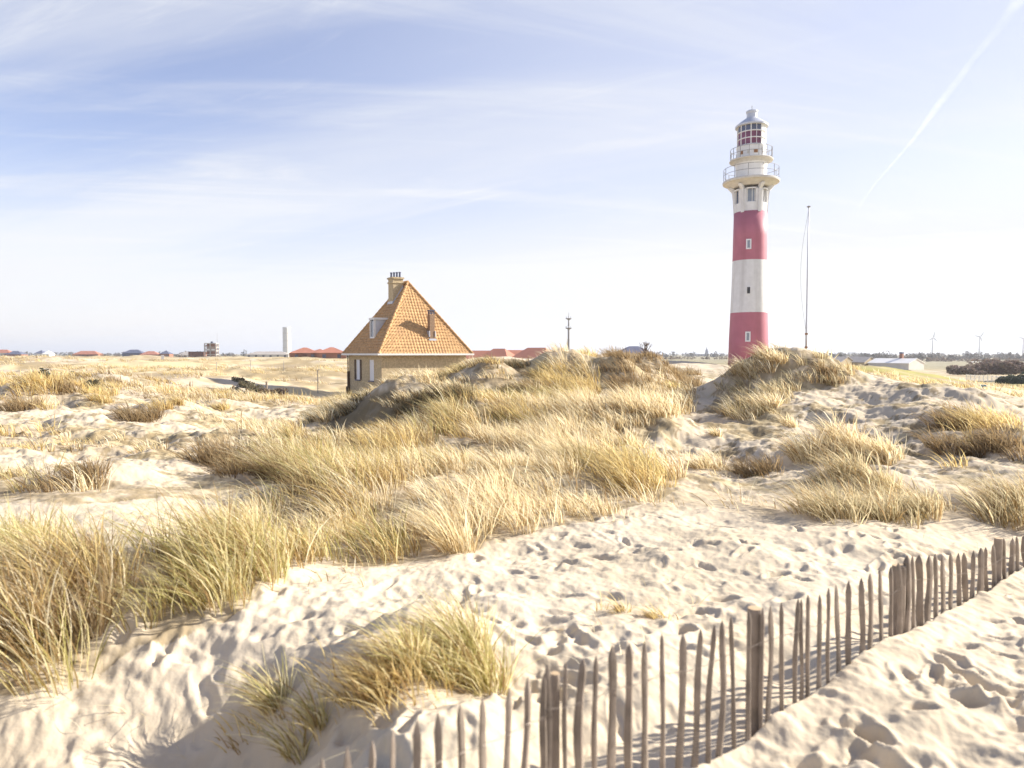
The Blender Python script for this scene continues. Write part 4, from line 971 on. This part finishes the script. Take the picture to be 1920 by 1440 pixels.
    b.add(vs, [tuple(range(n)), tuple(reversed(range(n, 2 * n)))] + [(i, n + i, n + (i + 1) % n, (i + 1) % n) for i in range(n)]); b.build('plate', M['teal'], root, loc=(0, -.05, zp - z))
    MB().tube([(0, 0, -.2), (0, 0, zp - z + .05)], .03, 8).build('post', M['wood'], root)
buildings()

# thin fence posts in the plain
def posts():
    sp = [(406, 679, 698, .035, 'leftmost thin grey post in the grass left of the brick house'), (470, 676, 696, .035, 'thin grey post among the dark bushes left of the house'), (532, 676, 696, .035, 'thin grey post below the white cylinder tower'),
          (596, 693, 738, .03, 'tall thin bent post just left of the brick house'), (500, 716, 736, .085, 'stout wooden post in the sand left of the house')]
    for px, t, b_, r_, lab in sp:
        g = ground(px, b_, first=10); top = pt(px, t, g[1]); h = max(.8, top[2] - g[2])
        b = MB()
        if r_ > .05: b.lathe([(r_, -.3), (r_ * .95, h), (r_ * .5, h + .03)], 10)
        else: b.tube([(0, 0, -.3), (0, 0, h - .12), (.05, 0, h - .03), (.18, 0, h)] if px == 596 else [(0, 0, -.3), (.02, 0, h)], r_, 6)
        o = b.build('fence_post', M['wood'] if r_ > .05 else M['metal'], loc=tuple(g)); tag(o, lab, 'post', 'posts in the left plain')
    p0 = pt(1800, 712, 118); root = empty('wire_fence', (p0[0], p0[1], TG(p0[0], p0[1]))); tag(root, 'pale wire mesh fence with upright posts across the far right field', 'fence')
    wr = MB(); prev = None
    for i in range(14):
        px = 1812 + i * 8; Y = 120 - i * .8; p = pt(px, 705, Y); z = TG(p[0], p[1]); o_ = root.location
        MB().tube([(p[0] - o_.x, p[1] - o_.y, z - .3 - o_.z), (p[0] - o_.x, p[1] - o_.y, z + 1.7 - o_.z)], .06, 6).build('post', M['white'], root)
        q = Vector((p[0] - o_.x, p[1] - o_.y, z - o_.z))
        if prev is not None:
            for hh in np.linspace(.15, 1.65, 9): wr.tube([prev + Vector((0, 0, hh)), q + Vector((0, 0, hh))], .012, 4)
            for t in np.linspace(0, 1, 7)[1:-1]:
                c = prev.lerp(q, t); wr.tube([c + Vector((0, 0, .1)), c + Vector((0, 0, 1.65))], .012, 4)
        prev = q
    wr.build('wire_mesh', M['zinc'], root)
posts()

# ------------------------------------------------------------------ shrubs, far trees
def leaves(n, rx, ry, rz, size, cols, twigs=0, seed=0, lumps=7):
    g = np.random.default_rng(seed); L_ = g.uniform(-1, 1, (lumps, 3)) * [.7, .7, .45]; L_[:, 2] += .35; rr = g.uniform(.32, .6, lumps)
    k = g.integers(0, lumps, n); d = g.normal(0, 1, (n, 3)); d /= np.linalg.norm(d, axis=1)[:, None]
    c = L_[k] + d * (rr[k] * g.uniform(.55, 1.0, n) ** .5)[:, None]; c[:, 2] = np.maximum(c[:, 2], .0); c *= [rx, ry, rz * .75]
    a = g.normal(0, 1, (n, 3)); a /= np.linalg.norm(a, axis=1)[:, None]; b = np.cross(a, g.normal(0, 1, (n, 3))); b /= np.linalg.norm(b, axis=1)[:, None]; s_ = size * g.uniform(.6, 1.4, (n, 1))
    V = np.stack([c - a * s_, c + b * s_ * .45, c + a * s_, c - b * s_ * .45], 1).reshape(-1, 3)
    C = np.array(cols)[g.integers(0, len(cols), n)] * g.uniform(.75, 1.25, (n, 1))
    return V, np.repeat(C, 4, 0)
def leaf_mesh(name, V, C, parent=None, loc=None):
    n = len(V) // 4; me = bpy.data.meshes.new(name); me.vertices.add(len(V)); me.vertices.foreach_set('co', V.astype(np.float32).ravel())
    me.loops.add(4 * n); me.loops.foreach_set('vertex_index', np.arange(4 * n, dtype=np.int32)); me.polygons.add(n); me.polygons.foreach_set('loop_start', np.arange(0, 4 * n, 4, dtype=np.int32))
    at = me.color_attributes.new('col', 'FLOAT_COLOR', 'POINT'); at.data.foreach_set('color', np.concatenate([C, np.ones((len(C), 1))], 1).astype(np.float32).ravel())
    me.update(calc_edges=True); me.materials.append(M['leaf']); o = bpy.data.objects.new(name, me)
    if loc is not None: o.location = loc
    return link(o, parent)
DK = ((.22, .19, .12), (.29, .25, .16), (.17, .16, .10)); DG = ((.07, .09, .06), (.10, .12, .075), (.06, .075, .05)); BR = ((.20, .14, .10), (.26, .19, .13), (.15, .11, .08))
def shrubs():
    rows = [(448, 697, 58, 1.1, .5, DK, 'dark low bush at the left end of the bush row in the plain'), (462, 701, 56, 1.2, .75, DK, 'largest dark bush in the row left of the brick house'), (480, 706, 54, 1.3, .75, DK, 'dark rounded bush sloping down beside the largest bush'),
            (503, 708, 54, 1.0, .6, BR, 'brownish bush in the middle of the bush row'), (522, 709, 54, 1.1, .7, BR, 'brown bush at the right end of the bush row'), (438, 714, 48, .9, .45, DK, 'low dark bush in front of the bush row'), (455, 719, 46, .8, .4, DG, 'small greenish bush at the edge of the bare sand'),
            (565, 715, 52, .8, .45, BR, 'small brown bush between the thin posts'), (600, 718, 52, .9, .45, DK, 'dark tuft bush near the wall of the brick house'),
            (82, 693, 40, .5, .9, DG, 'small upright green shrub on the far left dune'), (158, 700, 36, .6, .55, DK, 'dark round bush on the left dune'), (175, 697, 38, .45, .45, DK, 'smaller dark bush right of the dark round bush'),
            (135, 682, 60, .6, .5, DG, 'tiny green bush high on the far left dune'), (55, 678, 65, .7, .4, DK, 'tiny dark bush near the top of the far left dune')]
    for i, (px, py, Y, w, h, cols, lab) in enumerate(rows):
        p = pt(px, py, Y); z = TG(p[0], p[1]); V, C = leaves(700, w * .6, w * .5, h, .09, cols, seed=i)
        root = empty('shrub', (p[0], p[1], z)); tag(root, lab, 'shrub'); leaf_mesh('foliage', V, C, root)
        b = MB()
        for a in range(5): b.tube([(0, 0, -.1), (.25 * w * math.cos(a * 1.3), .2 * w * math.sin(a * 1.3), h * .7)], [.03, .012], 5)
        b.build('stem', M['bark'], root)
    # hedge banks far right
    for i, (px, py, Y, w, h, lab) in enumerate(((1815, 699, 150, 9, 2.2, 'low dark hedge thicket left of the big brown thicket'), (1852, 699, 152, 12, 3.6, 'big dark brown thicket below the greenhouses'), (1880, 697, 152, 11, 3.2, 'dark brown thicket right of the big one'), (1912, 695, 150, 10, 2.6, 'brown thicket at the right edge of the picture'))):
        p = pt(px, py, Y); V, C = leaves(5200, w * .5, 2.5, h, .26, ((.29, .21, .18), (.33, .25, .20), (.22, .17, .15), (.26, .22, .16)), seed=40 + i, lumps=16); o = leaf_mesh('thicket', V, C, loc=(p[0], p[1], p[2] - .2)); tag(o, lab, 'thicket')
    for i, (px, py, Y, w, h, lab) in enumerate(((1912, 716, 110, 3.2, 2.3, 'dark green conifer bush behind the wire fence at the right edge'), (1885, 716, 112, 2.6, 1.3, 'low grey green bush left of the conifer bush'))):
        p = pt(px, py, Y); V, C = leaves(2600, w * .55, w * .5, h, .16, DG, seed=50 + i, lumps=9); o = leaf_mesh('shrub', V, C, loc=(p[0], p[1], p[2] - .2)); tag(o, lab, 'shrub')
shrubs()
def far_trees():
    g = np.random.default_rng(5); Vs = []; Cs = []
    def band(x0, x1, n, Y0, Y1, h0, h1, base, cols):
        for _ in range(n):
            px = g.uniform(x0, x1); Y = g.uniform(Y0, Y1); h = g.uniform(h0, h1) ; w = h * g.uniform(.5, 1.1)
            V, C = leaves(120, w * .8, w * .5, h, h * .12, cols, seed=int(g.integers(1e6)), lumps=5)
            p = pt(px, base, Y); Vs.append(V + [p[0], p[1], p[2] - 1]); Cs.append(C)
    cols = ((.12, .10, .085), (.16, .13, .11), (.10, .10, .08))
    band(-120, 2040, 420, 900, 1500, 6, 11, 668, cols)
    band(1420, 2040, 240, 600, 1000, 5.0, 9.0, 673, cols)
    band(1640, 2040, 130, 520, 620, 3.5, 6, 679, BR)
    band(-120, 660, 130, 420, 700, 1.5, 4.2, 670, BR)
    band(1230, 1380, 40, 500, 700, 1.5, 3.5, 671, BR)
    o = leaf_mesh('far_wood', np.concatenate(Vs), np.concatenate(Cs)); tag(o, 'bluish line of bare trees along the whole horizon', 'woodland', kind='stuff')
    g2 = [(1472, 12, 1300), (1500, 9, 1300), (1650, 10, 1300), (1590, 9, 1200), (1735, 9, 1300), (1795, 11, 1200), (1885, 12, 1200), (40, 8, 1100), (108, 13, 1000), (240, 7, 900), (1110, 7, 900)]
far_trees()

# ------------------------------------------------------------------ tussocks one can tell apart
def tussocks():
    L_ = [ # px, py of the foot, radius m, height m, leaves, palette, label
     (505,1335,.16,.42,150,OLIVE,'small dark green grass tuft at the left tip of the shaded sand mound'),(575,1345,.20,.40,170,OLIVE,'olive grass tuft second from the left on the shaded sand mound'),
     (650,1320,.26,.36,230,GOLD,'low tangled grass tuft in the middle of the shaded sand mound'),(735,1300,.26,.34,260,GOLD,'drooping golden grass tuft right of the tangled middle tuft'),
     (815,1282,.26,.44,380,OLIVE,'dense golden grass tuft behind the short fence pickets'),(880,1255,.30,.62,620,OLIVE,'tallest yellow green grass tuft at the right end of the sand mound'),
     (1165,1150,.08,.30,50,GOLD,'thin wispy golden tuft on the bare sand behind the fence'),(1250,1165,.14,.22,70,GOLD,'low dry tuft right of the thin wispy tuft on bare sand'),
     (1580,968,.62,.78,620,GREY,'broad pale grass tussock at the foot of the right dune above the path'),(1660,968,.45,.66,420,GREY,'grass tussock right of the broad pale one at the dune foot'),(1735,965,.36,.62,330,GREY,'upright grass tussock next to the small dark lump'),
     (1870,965,.55,.85,560,GREY,'tall tussock at the foot of the dune by the right edge'),(1925,950,.4,.85,360,GREY,'tussock cut by the right edge above the fence end'),
     (1585,905,.62,.70,560,GREY,'rounded grass tussock with a dark base halfway up the right dune'),(1640,900,.4,.5,260,GREY,'smaller tussock at the right flank of the rounded one'),
     (1530,855,.52,.92,520,STRAW,'tall pale grass tussock leaning left in the middle of the right dune'),(1575,835,.45,.9,420,STRAW,'pale tussock just behind the tall leaning one'),(1650,865,.45,.85,430,STRAW,'tall blonde tussock on the edge of the dark hollow'),(1622,855,.4,.8,320,STRAW,'blonde tussock between the two tall ones'),
     (1485,800,.25,.55,160,STRAW,'small isolated tuft above the sandy shelf on the right dune'),(1415,885,.45,.62,380,BROWN,'brownish tussock standing alone on the sandy slope'),(1350,820,.2,.5,110,STRAW,'thin pale tuft on the shaded sand below the lighthouse dune'),
     (1320,875,.4,.6,260,STRAW,'pale feathery tuft at the edge of the sandy slope'),
     (1440,765,.45,.85,360,STRAW,'bright tuft at the foot of the shaded lighthouse dune'),(1395,762,.3,.7,220,GREY,'grey tuft left of the bright tuft below the lighthouse'),(1400,700,.5,.75,420,STRAW,'windswept tuft on the crest in front of the lighthouse base'),(1445,694,.5,.8,380,STRAW,'windswept tuft on the crest just right of the lighthouse base'),
     (1560,712,.5,.6,300,BROWN,'brown tuft at the right shoulder of the lighthouse dune'),
     (1790,800,.6,.8,420,BROWN,'brown tussock on the sandy rise at right'),(1850,795,.5,.8,400,GOLD,'golden tussock right of the brown one on the rise'),(1790,845,.5,.7,320,BROWN,'dark tussock below the sandy rise at right'),(1880,850,.6,.8,480,BROWN,'large dark tussock near the right edge'),
     (1060,735,.75,1.05,800,GOLD,'big golden tussock bent over on the central dune crest'),(1105,742,.45,.85,380,GOLD,'golden tussock right of the big bent one'),(1010,742,.5,.85,420,BROWN,'dark sided tussock at the left of the big bent one'),
     (1170,760,.6,.6,380,BROWN,'drooping dark tussock in the shade of the central crest'),
     (190,905,.42,.52,320,BROWN,'dark tussock with a long shadow in the pale sand at left'),(262,788,.75,.75,480,BROWN,'round brown tussock in the middle of the left sand slope'),(298,770,.4,.6,220,GOLD,'golden tuft behind the round brown tussock'),
     (345,760,.4,.55,200,GOLD,'small tuft right of the round brown tussock on open sand'),(420,768,.35,.55,180,GOLD,'small golden tuft with a shadow near the middle of the open sand'),(185,755,.5,.6,220,GOLD,'low tuft on the left slope beside the round brown tussock'),
     (30,770,.7,.8,380,BROWN,'dark tussock near the left edge on the upper slope'),(60,725,1.0,.95,500,GOLD,'large shaggy tussock at the left edge below the horizon'),(215,722,.9,.8,420,BROWN,'brown shaggy tussock at the top of the left sand slope'),
     (415,870,.6,.75,420,BROWN,'dark brown tussock at the lower end of the left slope'),(465,890,.5,.7,360,BROWN,'dark tussock right of the lower brown one'),(120,735,.7,.7,300,BROWN,'brown tussock between the two shaggy ones at left')]
    for px, py, rad_, h, nb, pal, lab in L_:
        g = ground(px, py, first=1.8); B = Blades(); g = (g[0], g[1], g[2])
        m_ = max(1, int(rad_ / .14)); k = 1
        for i in range(m_ * 2):
            a = RNG.uniform(0, 6.28); q = rad_ * math.sqrt(RNG.uniform(0, 1)) * .8; x, y = g[0] + q * math.cos(a), g[1] + q * math.sin(a)
            clump(B, x, y, TG(x, y), rad_ * .45, h * RNG.uniform(.8, 1.1), nb * 1.25 / (m_ * 2), pal, 1.2)
        o = B.build('grass_tussock', origin=g); tag(o, lab, 'grass tussock')
tussocks()

# ------------------------------------------------------------------ vapour trail
def contrail():
    m = bpy.data.materials.new('vapour'); m.use_nodes = True; nt = m.node_tree; N = nt.nodes; L = nt.links; N.clear()
    o = N.new('ShaderNodeOutputMaterial'); ms = N.new('ShaderNodeMixShader'); tr = N.new('ShaderNodeBsdfTransparent'); df = N.new('ShaderNodeBsdfTranslucent'); d2 = N.new('ShaderNodeBsdfDiffuse'); ad = N.new('ShaderNodeAddShader')
    df.inputs[0].default_value = (.9, .9, .9, 1); d2.inputs[0].default_value = (.9, .9, .9, 1); L.new(df.outputs[0], ad.inputs[0]); L.new(d2.outputs[0], ad.inputs[1])
    at = N.new('ShaderNodeAttribute'); at.attribute_name = 'col'; ns = N.new('ShaderNodeTexNoise'); tc = N.new('ShaderNodeTexCoord'); L.new(tc.outputs['Object'], ns.inputs[0]); ns.inputs['Scale'].default_value = .004; ns.inputs['Detail'].default_value = 6
    mr = N.new('ShaderNodeMapRange'); L.new(ns.outputs[0], mr.inputs[0]); mr.inputs[1].default_value = .3; mr.inputs[2].default_value = .65
    mu = N.new('ShaderNodeMath'); mu.operation = 'MULTIPLY'; L.new(mr.outputs[0], mu.inputs[0]); L.new(at.outputs['Fac'], mu.inputs[1])
    L.new(mu.outputs[0], ms.inputs[0]); L.new(tr.outputs[0], ms.inputs[1]); L.new(ad.outputs[0], ms.inputs[2]); L.new(ms.outputs[0], o.inputs[0])
    pts_ = [(1598, 408, .8, .55), (1640, 345, 1.6, .7), (1712, 262, 3.5, .95), (1760, 195, 7.5, 1), (1800, 145, 7, .75), (1825, 110, 6, .55), (1865, 62, 9, .45), (1885, 35, 10, .2), (1905, 8, 12, .95), (1930, -30, 14, .95)]
    H = 5200.0; vs = []; fs = []; cs = []; n = 10
    P = []
    for px, py, w, a in pts_:
        q = pt(px, py, 1.0); q[2] -= CZ; s_ = H / q[2]; P.append((Vector((q[0] * s_, q[1] * s_, H)), w * s_ / FPX, a))
    org = P[3][0]
    for i, (c, w, a) in enumerate(P):      # a flattened tube of ice cloud
        t = (P[min(i + 1, len(P) - 1)][0] - P[max(i - 1, 0)][0]).normalized(); sd = t.cross(Vector((0, 0, 1))).normalized()
        for q in range(n):
            an = 2 * math.pi * q / n; v = c - org + sd * math.cos(an) * w + Vector((0, 0, 1)) * math.sin(an) * w * .7
            vs.append(tuple(v)); cs.append(a * (.022 + .026 * abs(math.sin(an))))
    fs = [(i * n + q, i * n + (q + 1) % n, (i + 1) * n + (q + 1) % n, (i + 1) * n + q) for i in range(len(P) - 1) for q in range(n)]
    me = bpy.data.meshes.new('vapour_trail'); me.from_pydata(vs, [], fs); c_ = me.color_attributes.new('col', 'FLOAT_COLOR', 'POINT')
    for i, v in enumerate(cs): c_.data[i].color = (v, v, v, 1)
    me.materials.append(m); ob = bpy.data.objects.new('vapour_trail', me); ob.location = org; link(ob); tag(ob, 'thin white aircraft vapour trail rising to the top right corner', 'vapour trail')
contrail()

# ------------------------------------------------------------------ ground, grass, haze
build_ground()
build_grass()
def haze():
    b = MB().box((0, 6500, 42), (16000, 17000, 110)); m = bpy.data.materials.new('haze'); m.use_nodes = True; nt = m.node_tree; nt.nodes.clear()
    o = nt.nodes.new('ShaderNodeOutputMaterial'); v = nt.nodes.new('ShaderNodeVolumePrincipled'); nt.links.new(v.outputs[0], o.inputs['Volume'])
    v.inputs['Color'].default_value = (.86, .91, 1, 1); v.inputs['Density'].default_value = .00022; v.inputs['Anisotropy'].default_value = .2
    tag(b.build('haze', m), kind='stuff')
haze()
print('GRND', [tuple(np.round(ground(a, b_, first=1.8), 2)) for a, b_ in ((1405, 688), (700, 745), (1200, 690))])
